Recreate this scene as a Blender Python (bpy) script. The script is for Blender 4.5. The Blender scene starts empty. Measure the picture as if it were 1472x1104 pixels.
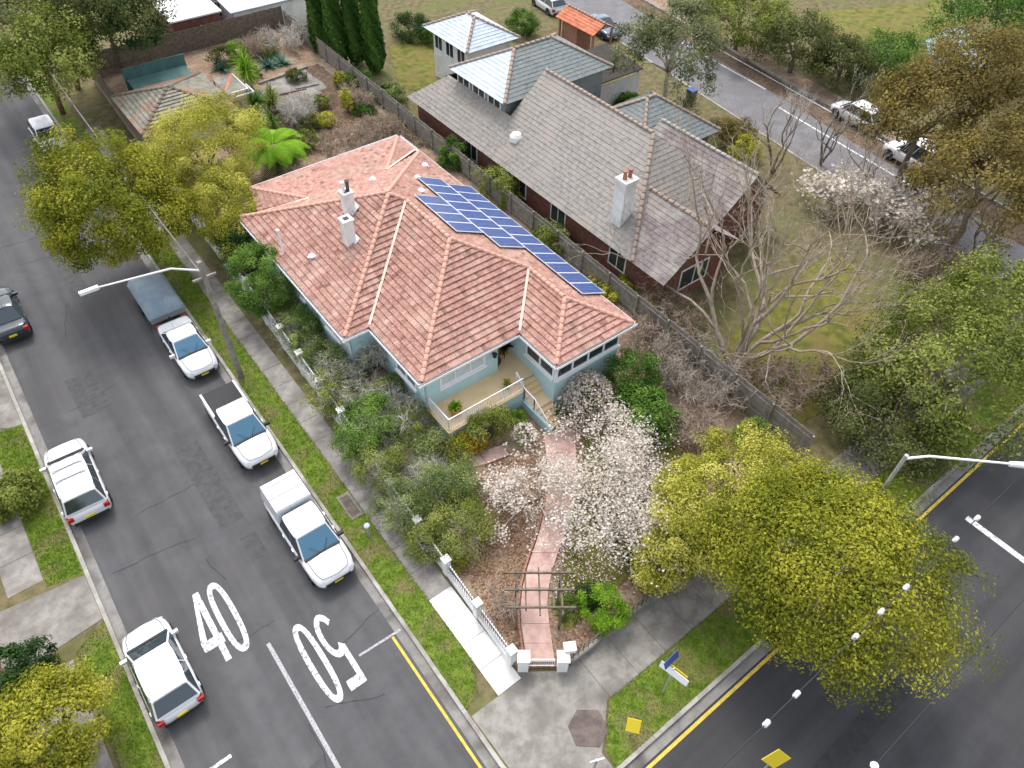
import bpy, math, random
import numpy as np
from mathutils import Vector, Matrix

SC = bpy.context.scene
COL = SC.collection
RNG = np.random.default_rng(7)
random.seed(7)

# ------------------------------------------------------------------ camera
YAW, PITCH, ROLL, FPX, CAMH = math.radians(38.698), math.radians(47.789), math.radians(1.7315), 1061.36, 29.0
fwd = Vector((math.sin(YAW) * math.cos(PITCH), math.cos(YAW) * math.cos(PITCH), -math.sin(PITCH)))
rgt0 = Vector((math.cos(YAW), -math.sin(YAW), 0)); up0 = rgt0.cross(fwd)
rgt = math.cos(ROLL) * rgt0 + math.sin(ROLL) * up0
upv = -math.sin(ROLL) * rgt0 + math.cos(ROLL) * up0
cam_data = bpy.data.cameras.new('camera')
cam = bpy.data.objects.new('camera', cam_data); COL.objects.link(cam)
m = Matrix((rgt, upv, -fwd)).transposed().to_4x4(); m.translation = Vector((0, 0, CAMH))
cam.matrix_world = m
cam_data.sensor_width = 36.0; cam_data.lens = FPX / 1472 * 36.0
cam_data.clip_start = 0.5; cam_data.clip_end = 1500
SC.camera = cam

# ------------------------------------------------------------------ light
SUN_EL, SUN_AZ = math.radians(60), math.radians(18)      # azimuth from +Y towards +X
world = bpy.data.worlds.new('World'); SC.world = world; world.use_nodes = True
wn = world.node_tree.nodes; wl = world.node_tree.links
bg = wn['Background']
sky = wn.new('ShaderNodeTexSky'); sky.sky_type = 'NISHITA'; sky.sun_disc = False
sky.sun_elevation = SUN_EL; sky.sun_rotation = SUN_AZ; sky.air_density = 1.0; sky.dust_density = 3.0; sky.ozone_density = 1.0
hsv = wn.new('ShaderNodeHueSaturation'); hsv.inputs['Saturation'].default_value = 0.35
wl.new(sky.outputs[0], hsv.inputs['Color']); wl.new(hsv.outputs[0], bg.inputs['Color'])
bg.inputs['Strength'].default_value = 0.15
sun_d = bpy.data.lights.new('sun', 'SUN'); sun_d.energy = 0.6; sun_d.angle = math.radians(12); sun_d.color = (1.0, 0.97, 0.92)
sun = bpy.data.objects.new('sun', sun_d); COL.objects.link(sun)
sdir = Vector((math.sin(SUN_AZ) * math.cos(SUN_EL), math.cos(SUN_AZ) * math.cos(SUN_EL), math.sin(SUN_EL)))
sun.rotation_euler = sdir.to_track_quat('Z', 'Y').to_euler(); sun.location = (0, 0, 60)
SC.view_settings.view_transform = 'Standard'; SC.view_settings.look = 'None'
SC.view_settings.exposure = 1.25; SC.view_settings.gamma = 1.0
SC.view_settings.use_curve_mapping = False
SC.cycles.max_bounces = 5; SC.cycles.diffuse_bounces = 3; SC.cycles.glossy_bounces = 2
SC.cycles.transmission_bounces = 3; SC.cycles.transparent_max_bounces = 4
SC.cycles.caustics_reflective = False; SC.cycles.caustics_refractive = False

# ------------------------------------------------------------------ pixel -> place
def ray(px, py):
    return (px - 736) * rgt - (py - 552) * upv + FPX * fwd
def P(px, py, z=0.0):
    d = ray(px, py); t = (z - CAMH) / d.z
    return Vector((d.x * t, d.y * t, z))
def PY(px, py, y):
    d = ray(px, py); t = y / d.y
    return Vector((d.x * t, y, CAMH + d.z * t))
def PPL(px, py, n, dd):
    d = ray(px, py); n = Vector(n); o = Vector((0, 0, CAMH))
    return o + d * ((dd - n.dot(o)) / n.dot(d))

# ------------------------------------------------------------------ materials
MATS = {}
def mat(name, col, col2=None, scale=4.0, rough=0.75, bump=0.0, bscale=None, metal=0.0, spec=0.2, detail=6.0,
        col3=None, scale3=0.6, tint=False, tr=0.0, coat=0.0, lo=.38, hi=.62):
    if name in MATS: return MATS[name]
    mt = bpy.data.materials.new(name); mt.use_nodes = True
    nt = mt.node_tree; N = nt.nodes; L = nt.links
    b = N['Principled BSDF']
    b.inputs['Roughness'].default_value = rough; b.inputs['Metallic'].default_value = metal
    b.inputs['Specular IOR Level'].default_value = spec
    if coat: b.inputs['Coat Weight'].default_value = coat; b.inputs['Coat Roughness'].default_value = 0.05
    c4 = lambda c: (c[0], c[1], c[2], 1.0)
    if tint:
        at = N.new('ShaderNodeAttribute'); at.attribute_name = 'tint'
        rp = N.new('ShaderNodeValToRGB'); rp.color_ramp.elements[0].color = c4(col); rp.color_ramp.elements[1].color = c4(col2)
        if col3:
            e = rp.color_ramp.elements.new(0.55); e.color = c4(col3)
        L.new(at.outputs['Fac'], rp.inputs[0]); L.new(rp.outputs[0], b.inputs['Base Color'])
        if tr:
            t = N.new('ShaderNodeBsdfTranslucent'); L.new(rp.outputs[0], t.inputs['Color'])
            mx = N.new('ShaderNodeMixShader'); mx.inputs[0].default_value = tr
            L.new(b.outputs[0], mx.inputs[1]); L.new(t.outputs[0], mx.inputs[2])
            L.new(mx.outputs[0], N['Material Output'].inputs['Surface'])
    elif col2 is None:
        b.inputs['Base Color'].default_value = c4(col)
    else:
        tc = N.new('ShaderNodeTexCoord')
        nz = N.new('ShaderNodeTexNoise'); nz.inputs['Scale'].default_value = scale; nz.inputs['Detail'].default_value = detail
        nz.inputs['Roughness'].default_value = 0.65
        L.new(tc.outputs['Object'], nz.inputs['Vector'])
        rp = N.new('ShaderNodeValToRGB'); rp.color_ramp.elements[0].position = lo; rp.color_ramp.elements[1].position = hi
        rp.color_ramp.elements[0].color = c4(col); rp.color_ramp.elements[1].color = c4(col2)
        L.new(nz.outputs['Fac'], rp.inputs[0]); out = rp.outputs[0]
        if col3:
            n3 = N.new('ShaderNodeTexNoise'); n3.inputs['Scale'].default_value = scale3; n3.inputs['Detail'].default_value = 5
            L.new(tc.outputs['Object'], n3.inputs['Vector'])
            r3 = N.new('ShaderNodeValToRGB'); r3.color_ramp.elements[0].position = .48; r3.color_ramp.elements[1].position = .68
            L.new(n3.outputs['Fac'], r3.inputs[0])
            mx = N.new('ShaderNodeMixRGB'); L.new(r3.outputs[0], mx.inputs[0]); L.new(out, mx.inputs[1]); mx.inputs[2].default_value = c4(col3)
            out = mx.outputs[0]
        L.new(out, b.inputs['Base Color'])
    if bump:
        tc2 = N.new('ShaderNodeTexCoord'); nb = N.new('ShaderNodeTexNoise'); nb.inputs['Scale'].default_value = bscale or scale * 4
        nb.inputs['Detail'].default_value = 4; L.new(tc2.outputs['Object'], nb.inputs['Vector'])
        bp = N.new('ShaderNodeBump'); bp.inputs['Strength'].default_value = bump; bp.inputs['Distance'].default_value = 0.05
        L.new(nb.outputs['Fac'], bp.inputs['Height']); L.new(bp.outputs[0], b.inputs['Normal'])
    MATS[name] = mt
    return mt

M = {}
M['asphalt'] = mat('asphalt', (.08, .079, .082), (.108, .106, .108), .9, .9, .3, 60, col3=(.092, .088, .088), scale3=.2, lo=.3, hi=.7, detail=10)
def asphalt_wear(mt, axis):
    # lengthwise wheel wear: noise stretched along the street
    nt = mt.node_tree; N = nt.nodes; L = nt.links; b = N['Principled BSDF']; src = b.inputs['Base Color'].links[0].from_socket
    tc = N.new('ShaderNodeTexCoord'); mp = N.new('ShaderNodeMapping'); mp.inputs['Scale'].default_value = (1.1, .05, 1) if axis == 'y' else (.05, 1.1, 1)
    nz = N.new('ShaderNodeTexNoise'); nz.inputs['Scale'].default_value = 1.0; nz.inputs['Detail'].default_value = 5
    L.new(tc.outputs['Object'], mp.inputs[0]); L.new(mp.outputs[0], nz.inputs['Vector'])
    rp = N.new('ShaderNodeValToRGB'); rp.color_ramp.elements[0].position = .3; rp.color_ramp.elements[1].position = .7
    rp.color_ramp.elements[0].color = (.78, .78, .78, 1); rp.color_ramp.elements[1].color = (1.2, 1.2, 1.2, 1)
    mx = N.new('ShaderNodeMixRGB'); mx.blend_type = 'MULTIPLY'; mx.inputs[0].default_value = 1.0
    L.new(nz.outputs['Fac'], rp.inputs[0]); L.new(src, mx.inputs[1]); L.new(rp.outputs[0], mx.inputs[2])
    g = N.new('ShaderNodeTexNoise'); g.inputs['Scale'].default_value = 28.0; g.inputs['Detail'].default_value = 3; L.new(tc.outputs['Object'], g.inputs['Vector'])
    gr = N.new('ShaderNodeValToRGB'); gr.color_ramp.elements[0].color = (.82, .82, .82, 1); gr.color_ramp.elements[1].color = (1.18, 1.18, 1.18, 1); L.new(g.outputs['Fac'], gr.inputs[0])
    m2 = N.new('ShaderNodeMixRGB'); m2.blend_type = 'MULTIPLY'; m2.inputs[0].default_value = 1.0
    L.new(mx.outputs[0], m2.inputs[1]); L.new(gr.outputs[0], m2.inputs[2]); L.new(m2.outputs[0], b.inputs['Base Color'])
M['asphalt_pale'] = mat('asphalt_pale', (.15, .145, .15), (.2, .195, .2), .9, .9, .3, 60, col3=(.17, .16, .165), scale3=.3)
M['asphalt_dark'] = mat('asphalt_dark', (.047, .047, .05), (.06, .06, .063), .9, .9, .25, 60, col3=(.054, .053, .054), scale3=.12, lo=.35, hi=.65)
asphalt_wear(M['asphalt'], 'y'); asphalt_wear(M['asphalt_dark'], 'x')
M['concrete'] = mat('concrete', (.19, .175, .155), (.31, .29, .26), 1.6, .9, .2, 30, col3=(.15, .135, .12), scale3=.5)
M['concrete_path'] = mat('concrete_path', (.22, .2, .18), (.32, .3, .275), 2.2, .9, .2, 30, col3=(.17, .155, .14), scale3=.7)
M['fresh_concrete'] = mat('fresh_concrete', (.6, .59, .57), (.74, .73, .71), 1.6, .85, .1, 30, col3=(.55, .53, .5), scale3=.8, detail=9)
M['kerb'] = mat('kerb', (.3, .28, .25), (.42, .4, .36), 2.0, .9, .2, 30, col3=(.2, .18, .15), scale3=.6)
M['gutter'] = mat('gutter', (.18, .17, .16), (.26, .25, .23), 1.5, .9, .2, 30, col3=(.11, .1, .09), scale3=.8)
M['grass'] = mat('grass', (.075, .13, .014), (.17, .23, .032), 3.0, .95, .5, 40, col3=(.2, .165, .075), scale3=.9)
M['grass_dry'] = mat('grass_dry', (.1, .09, .04), (.19, .155, .08), 2.0, .95, .5, 40, col3=(.13, .14, .045), scale3=.35)
M['lawn'] = mat('lawn', (.09, .1, .02), (.19, .18, .04), 1.6, .95, .5, 40, col3=(.18, .135, .05), scale3=.6)
M['soil'] = mat('soil', (.1, .068, .045), (.2, .14, .095), 3.5, .95, .6, 25, col3=(.09, .06, .04), scale3=.5)
M['mulch'] = mat('mulch', (.17, .11, .078), (.36, .25, .175), 7.0, .95, .7, 30, col3=(.36, .29, .21), scale3=.8)
M['paint_white'] = mat('paint_white', (.22, .22, .22), (.68, .68, .69), 6.0, .75, lo=.38, hi=.5, detail=12)
M['paint_worn'] = mat('paint_worn', (.2, .2, .2), (.42, .42, .43), 14.0, .75, lo=.36, hi=.55, detail=10)
M['cap_faded'] = mat('cap_faded', (.27, .2, .16), (.38, .3, .245), 3.0, .85)
M['paint_yellow'] = mat('paint_yellow', (.5, .36, .05), (.68, .5, .1), 4.0, .7)
M['terracotta'] = mat('terracotta', (.33, .175, .138), (.52, .3, .245), 7, .85, .3, 30, col3=(.52, .34, .275), scale3=.9, detail=8)
M['terracotta_pink'] = mat('terracotta_pink', (.4, .21, .17), (.58, .34, .28), 7, .85, .3, 30, col3=(.46, .3, .24), scale3=.5)
def tile_vary(mt):
    # every tile fired and weathered a little differently (per-face 'tint')
    nt = mt.node_tree; N = nt.nodes; L = nt.links; b = N['Principled BSDF']; src = b.inputs['Base Color'].links[0].from_socket
    at = N.new('ShaderNodeAttribute'); at.attribute_name = 'tint'; rp = N.new('ShaderNodeValToRGB'); e = rp.color_ramp.elements
    e[0].position = 0.0; e[0].color = (.55, .52, .5, 1); e[1].position = 1.0; e[1].color = (1.15, 1.18, 1.2, 1)
    for p, c in ((.07, (.82, .8, .79, 1)), (.5, (.96, .95, .94, 1)), (.9, (1.06, 1.07, 1.07, 1))): k = e.new(p); k.color = c
    mx = N.new('ShaderNodeMixRGB'); mx.blend_type = 'MULTIPLY'; mx.inputs[0].default_value = 1.0
    L.new(at.outputs['Fac'], rp.inputs[0]); L.new(src, mx.inputs[1]); L.new(rp.outputs[0], mx.inputs[2])
    # lichen
    tc = N.new('ShaderNodeTexCoord'); nz = N.new('ShaderNodeTexNoise'); nz.inputs['Scale'].default_value = 1.6; nz.inputs['Detail'].default_value = 12; nz.inputs['Roughness'].default_value = .75
    L.new(tc.outputs['Object'], nz.inputs['Vector']); r2 = N.new('ShaderNodeValToRGB'); r2.color_ramp.elements[0].position = .54; r2.color_ramp.elements[1].position = .66
    r2.color_ramp.elements[1].color = (.75, .75, .75, 1)
    L.new(nz.outputs['Fac'], r2.inputs[0]); m3 = N.new('ShaderNodeMixRGB'); L.new(r2.outputs[0], m3.inputs[0]); L.new(mx.outputs[0], m3.inputs[1]); m3.inputs[2].default_value = (.27, .18, .145, 1)
    L.new(m3.outputs[0], b.inputs['Base Color'])
tile_vary(M['terracotta']); tile_vary(M['terracotta_pink'])
M['tile_cap'] = mat('tile_cap', (.44, .23, .17), (.62, .38, .29), 3.0, .85, .3, 30)
M['valley'] = mat('valley', (.62, .47, .38), (.72, .58, .48), 3.0, .6)
M['under'] = mat('under', (.05, .035, .03))
M['slate'] = mat('slate', (.23, .21, .19), (.34, .315, .285), 4, .85, .3, 30, col3=(.33, .29, .255), scale3=.9, detail=9)
M['slate_green'] = mat('slate_green', (.15, .175, .175), (.23, .255, .25), 4, .8, .3, 30, col3=(.22, .23, .215), scale3=.8)
M['slate_mauve'] = mat('slate_mauve', (.18, .15, .148), (.27, .23, .222), 4, .85, .3, 30, col3=(.36, .34, .3), scale3=.7)
M['blue_iron'] = mat('blue_iron', (.42, .48, .54), (.52, .58, .63), 1.5, .5, .1)
M['mossy_tile'] = mat('mossy_tile', (.2, .2, .16), (.35, .32, .26), 2.0, .9, .3, 30, col3=(.4, .17, .11), scale3=.45)
M['wall_blue'] = mat('wall_blue', (.46, .66, .69), (.52, .72, .75), .8, .8, .08, 40, col3=(.49, .67, .67), scale3=.5)
M['trim'] = mat('trim', (.8, .82, .83), (.86, .87, .88), 2.0, .5)
M['render_white'] = mat('render_white', (.72, .72, .71), (.84, .84, .82), 2.5, .8, .1, 30, col3=(.62, .6, .57), scale3=.7)
M['glass'] = mat('glass', (.03, .04, .045), rough=.06, spec=.8)
M['glass_pale'] = mat('glass_pale', (.5, .58, .6), (.62, .68, .7), 2.0, .12, spec=.8)
M['tan_tile'] = mat('tan_tile', (.76, .55, .29), (.84, .64, .38), 1.2, .6, .1, 30, col3=(.82, .63, .4), scale3=.7)
M['pink_concrete'] = mat('pink_concrete', (.48, .31, .265), (.6, .41, .355), 2.5, .85, .2, 30, col3=(.4, .27, .235), scale3=1.1)
M['brick'] = mat('brick', (.3, .14, .1), (.42, .22, .16), 5, .9, .3)
M['brick_dark'] = mat('brick_dark', (.16, .07, .055), (.24, .11, .08), 3, .9, .3)
M['timber_grey'] = mat('timber_grey', (.2, .18, .155), (.32, .29, .25), 3.0, .9, .3, 20)
M['timber_dark'] = mat('timber_dark', (.11, .09, .07), (.2, .165, .125), 4.0, .9, .3, 20)
M['bark'] = mat('bark', (.14, .11, .085), (.27, .22, .175), 4.0, .95, .4, 20)
M['bark_pale'] = mat('bark_pale', (.4, .35, .29), (.58, .52, .45), 4.0, .9, .3, 20)
M['bark_tan'] = mat('bark_tan', (.25, .2, .15), (.4, .33, .26), 4.0, .9, .3, 20)
M['bark_red'] = mat('bark_red', (.22, .12, .085), (.36, .22, .16), 4.0, .9, .3, 20)
M['twig_grey'] = mat('twig_grey', (.42, .39, .34), (.6, .57, .52), 5.0, .95)
M['twig_tan'] = mat('twig_tan', (.27, .225, .185), (.42, .37, .32), 5.0, .95)
M['twig_brown'] = mat('twig_brown', (.3, .23, .175), (.46, .37, .29), 5.0, .95)
M['teal_sheet'] = mat('teal_sheet', (.07, .145, .14), (.1, .19, .18), 1.0, .5)
M['metal_grey'] = mat('metal_grey', (.42, .43, .44), (.55, .56, .57), 2.0, .45, metal=.4)
M['metal_white'] = mat('metal_white', (.78, .78, .79), (.85, .85, .85), 2.0, .45)
M['iron_black'] = mat('iron_black', (.03, .03, .033), rough=.5)
M['rubber'] = mat('rubber', (.02, .02, .021), rough=.85)
M['plastic_dark'] = mat('plastic_dark', (.035, .035, .038), rough=.6)
M['rim'] = mat('rim', (.45, .46, .47), rough=.3, metal=.8)
M['car_white'] = mat('car_white', (.7, .7, .71), rough=.28, coat=.8)
M['car_dark'] = mat('car_dark', (.03, .045, .05), rough=.25, coat=.8)
M['car_blue'] = mat('car_blue', (.06, .09, .14), rough=.25, coat=.8)
M['car_glass'] = mat('car_glass', (.02, .035, .045), rough=.05, spec=1.0)
M['car_glass_blue'] = mat('car_glass_blue', (.05, .15, .24), rough=.06, spec=1.0)
M['lamp_clear'] = mat('lamp_clear', (.6, .62, .64), rough=.1, spec=.8)
M['lamp_red'] = mat('lamp_red', (.4, .02, .02), rough=.2)
M['tarp'] = mat('tarp', (.2, .26, .31), (.27, .33, .38), 1.5, .55, .4, 6)
M['pv_cell'] = mat('pv_cell', (.018, .045, .17), (.028, .065, .22), 3.0, .25, spec=.3)
M['pv_line'] = mat('pv_line', (.2, .27, .45), rough=.4)
M['alu'] = mat('alu', (.72, .74, .76), rough=.4, metal=.2)
M['pot'] = mat('pot', (.42, .17, .08), (.55, .25, .13), 5.0, .85)
M['sign_yellow'] = mat('sign_yellow', (.78, .6, .04), rough=.5)
M['sign_blue'] = mat('sign_blue', (.06, .1, .3), rough=.5)
M['sign_white'] = mat('sign_white', (.78, .78, .8), rough=.5)
M['pit'] = mat('pit', (.11, .085, .075), (.17, .135, .12), 3.0, .9, .3, 20)
M['water'] = mat('water', (.16, .28, .36), (.22, .34, .42), 1.0, .2)
M['red_tile'] = mat('red_tile', (.42, .13, .07), (.58, .22, .13), 2.0, .85, .3, 30)
M['black_roof'] = mat('black_roof', (.035, .028, .026), (.055, .045, .04), 2.0, .8)
M['blossom'] = mat('blossom', (.52, .44, .37), (.84, .8, .73), tint=True, col3=(.72, .65, .57), rough=.8, tr=.25)
M['petal_litter'] = mat('petal_litter', (.46, .37, .32), (.74, .68, .61), tint=True, rough=.9)
M['leaf_litter'] = mat('leaf_litter', (.13, .065, .035), (.44, .3, .19), tint=True, col3=(.29, .17, .1), rough=.95)
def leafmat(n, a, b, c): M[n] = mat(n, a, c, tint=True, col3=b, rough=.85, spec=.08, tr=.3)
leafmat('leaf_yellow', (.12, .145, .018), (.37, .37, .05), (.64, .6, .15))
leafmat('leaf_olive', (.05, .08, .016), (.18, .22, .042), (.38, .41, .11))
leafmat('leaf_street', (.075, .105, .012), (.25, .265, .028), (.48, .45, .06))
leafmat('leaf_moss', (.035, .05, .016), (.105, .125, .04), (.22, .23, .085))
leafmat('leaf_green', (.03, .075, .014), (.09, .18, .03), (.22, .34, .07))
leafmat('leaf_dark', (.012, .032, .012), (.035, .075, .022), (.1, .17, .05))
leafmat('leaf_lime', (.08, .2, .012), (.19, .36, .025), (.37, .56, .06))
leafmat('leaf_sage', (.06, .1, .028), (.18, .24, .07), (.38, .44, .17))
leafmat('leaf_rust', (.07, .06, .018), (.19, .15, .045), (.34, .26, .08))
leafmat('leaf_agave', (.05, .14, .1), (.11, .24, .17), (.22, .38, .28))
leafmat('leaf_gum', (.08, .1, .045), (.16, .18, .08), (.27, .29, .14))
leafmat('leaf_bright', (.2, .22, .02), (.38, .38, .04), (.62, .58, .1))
leafmat('petal_orange', (.5, .2, .02), (.72, .34, .03), (.8, .5, .06))
leafmat('petal_red', (.4, .02, .03), (.6, .04, .06), (.68, .12, .14))
leafmat('petal_pale', (.54, .44, .41), (.7, .61, .56), (.84, .79, .73))
leafmat('grass_blade', (.07, .15, .01), (.14, .23, .018), (.25, .32, .04))

# ------------------------------------------------------------------ object helpers
def link(name, me, mt=None, parent=None):
    o = bpy.data.objects.new(name, me); COL.objects.link(o)
    if mt is not None and not me.materials: me.materials.append(M[mt] if isinstance(mt, str) else mt)
    if parent is not None: o.parent = parent
    return o
def tag(o, label, cat, group=None):
    o['label'] = label; o['category'] = cat
    if group: o['group'] = group
    return o
def thing(name, label, cat, loc=(0, 0, 0), rz=0.0, group=None):
    o = bpy.data.objects.new(name, None); COL.objects.link(o); o.empty_display_size = .3
    o.location = loc; o.rotation_euler = (0, 0, rz)
    return tag(o, label, cat, group)
def structure(o): o['kind'] = 'structure'; return o
def stuff(o): o['kind'] = 'stuff'; return o
def copy_tree(o, parent=None):
    c = o.copy(); COL.objects.link(c)
    if parent is not None: c.parent = parent
    for ch in o.children: copy_tree(ch, c)
    return c

class MB:
    def __init__(s): s.v = []; s.f = []
    def add(s, vs, fs):
        b = len(s.v); s.v.extend([tuple(p) for p in vs]); s.f.extend([tuple(i + b for i in q) for q in fs]); return s
    def box(s, x0, y0, z0, x1, y1, z1):
        return s.add([(x0, y0, z0), (x1, y0, z0), (x1, y1, z0), (x0, y1, z0), (x0, y0, z1), (x1, y0, z1), (x1, y1, z1), (x0, y1, z1)],
                     [(3, 2, 1, 0), (4, 5, 6, 7), (0, 1, 5, 4), (1, 2, 6, 5), (2, 3, 7, 6), (3, 0, 4, 7)])
    def beam(s, a, b, w, h, up=(0, 0, 1)):
        a = Vector(a); b = Vector(b); d = (b - a).normalized(); u = Vector(up)
        sd = d.cross(u)
        if sd.length < 1e-5: sd = d.cross(Vector((1, 0, 0)))
        sd.normalize(); u = sd.cross(d).normalized()
        q = []
        for p in (a, b):
            for i, j in ((-1, -1), (1, -1), (1, 1), (-1, 1)): q.append(p + sd * (i * w / 2) + u * (j * h / 2))
        return s.add(q, [(0, 1, 2, 3), (7, 6, 5, 4), (0, 4, 5, 1), (1, 5, 6, 2), (2, 6, 7, 3), (3, 7, 4, 0)])
    def prism(s, pts, z0, z1):
        n = len(pts)
        return s.add([(p[0], p[1], z0) for p in pts] + [(p[0], p[1], z1) for p in pts],
                     [tuple(range(n - 1, -1, -1)), tuple(range(n, 2 * n))] + [(i, (i + 1) % n, n + (i + 1) % n, n + i) for i in range(n)])
    def tube(s, pts, rads, n=6, cap=True):
        pts = [Vector(p) for p in pts]; b = len(s.v); k = len(pts)
        for i, p in enumerate(pts):
            d = (pts[min(i + 1, k - 1)] - pts[max(i - 1, 0)])
            if d.length < 1e-9: d = Vector((0, 0, 1))
            d.normalize()
            a = d.cross(Vector((0, 0, 1)) if abs(d.z) < .9 else Vector((1, 0, 0))).normalized(); c = d.cross(a)
            r = rads[i] if hasattr(rads, '__len__') else rads
            for j in range(n):
                t = 2 * math.pi * j / n; q = p + a * (r * math.cos(t)) + c * (r * math.sin(t)); s.v.append((q.x, q.y, q.z))
        for i in range(k - 1):
            for j in range(n):
                s.f.append((b + i * n + j, b + i * n + (j + 1) % n, b + (i + 1) * n + (j + 1) % n, b + (i + 1) * n + j))
        if cap:
            s.f.append(tuple(b + j for j in range(n - 1, -1, -1))); s.f.append(tuple(b + (k - 1) * n + j for j in range(n)))
        return s
    def lathe(s, prof, n=16, c=(0, 0, 0)):
        b = len(s.v)
        for r, z in prof:
            for j in range(n):
                t = 2 * math.pi * j / n; s.v.append((c[0] + r * math.cos(t), c[1] + r * math.sin(t), c[2] + z))
        for i in range(len(prof) - 1):
            for j in range(n):
                s.f.append((b + i * n + j, b + i * n + (j + 1) % n, b + (i + 1) * n + (j + 1) % n, b + (i + 1) * n + j))
        s.f.append(tuple(b + j for j in range(n - 1, -1, -1))); s.f.append(tuple(b + (len(prof) - 1) * n + j for j in range(n)))
        return s
    def poly(s, pts, th=0.0):
        # a flat polygon, thickened downwards along its normal
        pts = [Vector(p) for p in pts]; n = len(pts)
        if not th: return s.add(pts, [tuple(range(n))])
        nr = Vector((0, 0, 0))
        for i in range(n): nr += pts[i].cross(pts[(i + 1) % n])
        nr.normalize()
        lo = [p - nr * th for p in pts]
        return s.add(pts + lo, [tuple(range(n)), tuple(range(2 * n - 1, n - 1, -1))] + [((i + 1) % n, i, n + i, n + (i + 1) % n) for i in range(n)])
    def mesh(s, name, smooth=False):
        me = bpy.data.meshes.new(name); me.from_pydata(s.v, [], s.f); me.update()
        if getattr(s, 't', None): a = me.attributes.new('tint', 'FLOAT', 'FACE'); a.data.foreach_set('value', s.t)
        if smooth: me.polygons.foreach_set('use_smooth', [True] * len(me.polygons))
        return me
    def build(s, name, mt, parent=None, smooth=False): return link(name, s.mesh(name, smooth), mt, parent)

def np_mesh(name, V, nper, tint=None):
    """V: (N, nper, 3) separate polygons"""
    V = np.asarray(V, dtype=np.float32); N = V.shape[0]
    me = bpy.data.meshes.new(name)
    me.vertices.add(N * nper); me.vertices.foreach_set('co', V.reshape(-1))
    me.loops.add(N * nper); me.loops.foreach_set('vertex_index', np.arange(N * nper, dtype=np.int32))
    me.polygons.add(N); me.polygons.foreach_set('loop_start', np.arange(0, N * nper, nper, dtype=np.int32))
    me.polygons.foreach_set('loop_total', np.full(N, nper, dtype=np.int32))
    if tint is not None:
        a = me.attributes.new('tint', 'FLOAT', 'FACE'); a.data.foreach_set('value', np.asarray(tint, dtype=np.float32))
    me.update(calc_edges=True)
    return me
def unit(a): return a / np.maximum(np.linalg.norm(a, axis=-1, keepdims=True), 1e-9)
def leaf_quads(pts, nrm, size, aspect=.5, jit=.35, rng=RNG, droop=0.0):
    """rhombic leaves with their own normal"""
    N = len(pts); nrm = unit(nrm)
    t = unit(np.cross(nrm, rng.normal(size=(N, 3)))); b = np.cross(nrm, t)
    L = size * (1 + jit * (rng.random((N, 1)) - .5) * 2)
    tip = pts + t * L * .5 - nrm * L * droop; base = pts - t * L * .5
    mid = pts - t * L * .05 + nrm * L * .06
    return np.stack([base, mid + b * L * aspect * .5, tip, mid - b * L * aspect * .5], axis=1)
def sphere_pts(n, rng=RNG): return unit(rng.normal(size=(n, 3)))
def needles(p0, p1, r, rng=RNG):
    """thin three sided twigs, (N,3) ends; returns triangles"""
    d = unit(p1 - p0); a = unit(np.cross(d, rng.normal(size=d.shape))); b = np.cross(d, a)
    r = np.broadcast_to(np.asarray(r).reshape(-1, 1), (len(p0), 1))
    c = [p0 + r * a, p0 + r * (-.5 * a + .87 * b), p0 + r * (-.5 * a - .87 * b)]
    T = [np.stack([c[i], c[(i + 1) % 3], p1], 1) for i in range(3)]
    return np.concatenate(T, 0)

# ================================================================== the setting
def sstep(a, b, x):
    t = min(1.0, max(0.0, (x - a) / (b - a))); return t * t * (3 - 2 * t)
def hl(x, y):
    return .25 + .5 * sstep(17.6, 20.2, y) + .035 * math.sin(x * 1.7 + y * .6) * math.sin(y * 1.3 - x * .4)
def lotL(y):
    if y < 8.45: return 7.35 + (8.45 - y) * (1.5 / 1.1)
    return 7.35 + 1.75 * (y - 8.45) / 58.5
def lotR(y): return 24.45 + 1.6 * (y - 7.3) / 59.7

structure(MB().add([(-400, -300, -.06), (500, -300, -.06), (500, 500, -.06), (-400, 500, -.06)], [(0, 1, 2, 3)]).build('ground', 'soil'))
def flat(name, pts, z, mt, kind=True):
    o = MB().add([(p[0], p[1], z) for p in pts], [tuple(range(len(pts)))]).build(name, mt)
    return structure(o) if kind else o
KL, KR, KF = -4.6, 4.75, 3.25          # kerb lines of the two streets at the corner
S2a, S2b = (47.2, 3.2), (54.5, 70.0)    # near kerb of the far street
def s2x(y, off=0): return 44.6 + (y - 3.2) * .125 + off
def arc(cx, cy, r, a0, a1, n=8): return [(cx + r * math.cos(math.radians(a0 + (a1 - a0) * i / n)), cy + r * math.sin(math.radians(a0 + (a1 - a0) * i / n))) for i in range(n + 1)]
flat('side_street', [(KL - .3, -60), (KR + .3, -60), (KR + .3, 190), (KL - .3, 190)], -.004, 'asphalt')
flat('front_street', [(-60, -40), (160, -40), (160, KF + .3), (-60, KF + .3)], 0.0, 'asphalt_dark')
flat('far_street', [(s2x(-20, -.3), 3.4), (s2x(-20, 8), 3.4), (s2x(160, 8), 160), (s2x(160, -.3), 160)], .004, 'asphalt_pale')
def corner_block(inset):
    i = inset; r = 2.6
    return arc(KR + i + r, KF + i + r, r, 180, 270) + [(s2x(KF) - i, KF + i), (s2x(180) - i, 180), (KR + i, 180)]
structure(MB().prism(corner_block(.16), -.05, .10).build('block_ground', 'grass_dry'))
structure(MB().prism([(KL - .16, KF + .16), (KL - .16, 180), (-80, 180), (-80, KF + .16)], -.05, .10).build('block_ground', 'grass_dry'))
structure(MB().prism([(s2x(3.4, 8.2), 3.6), (170, 3.6), (170, 170), (s2x(170, 8.2), 170)], -.05, .10).build('block_ground', 'grass_dry'))
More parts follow.
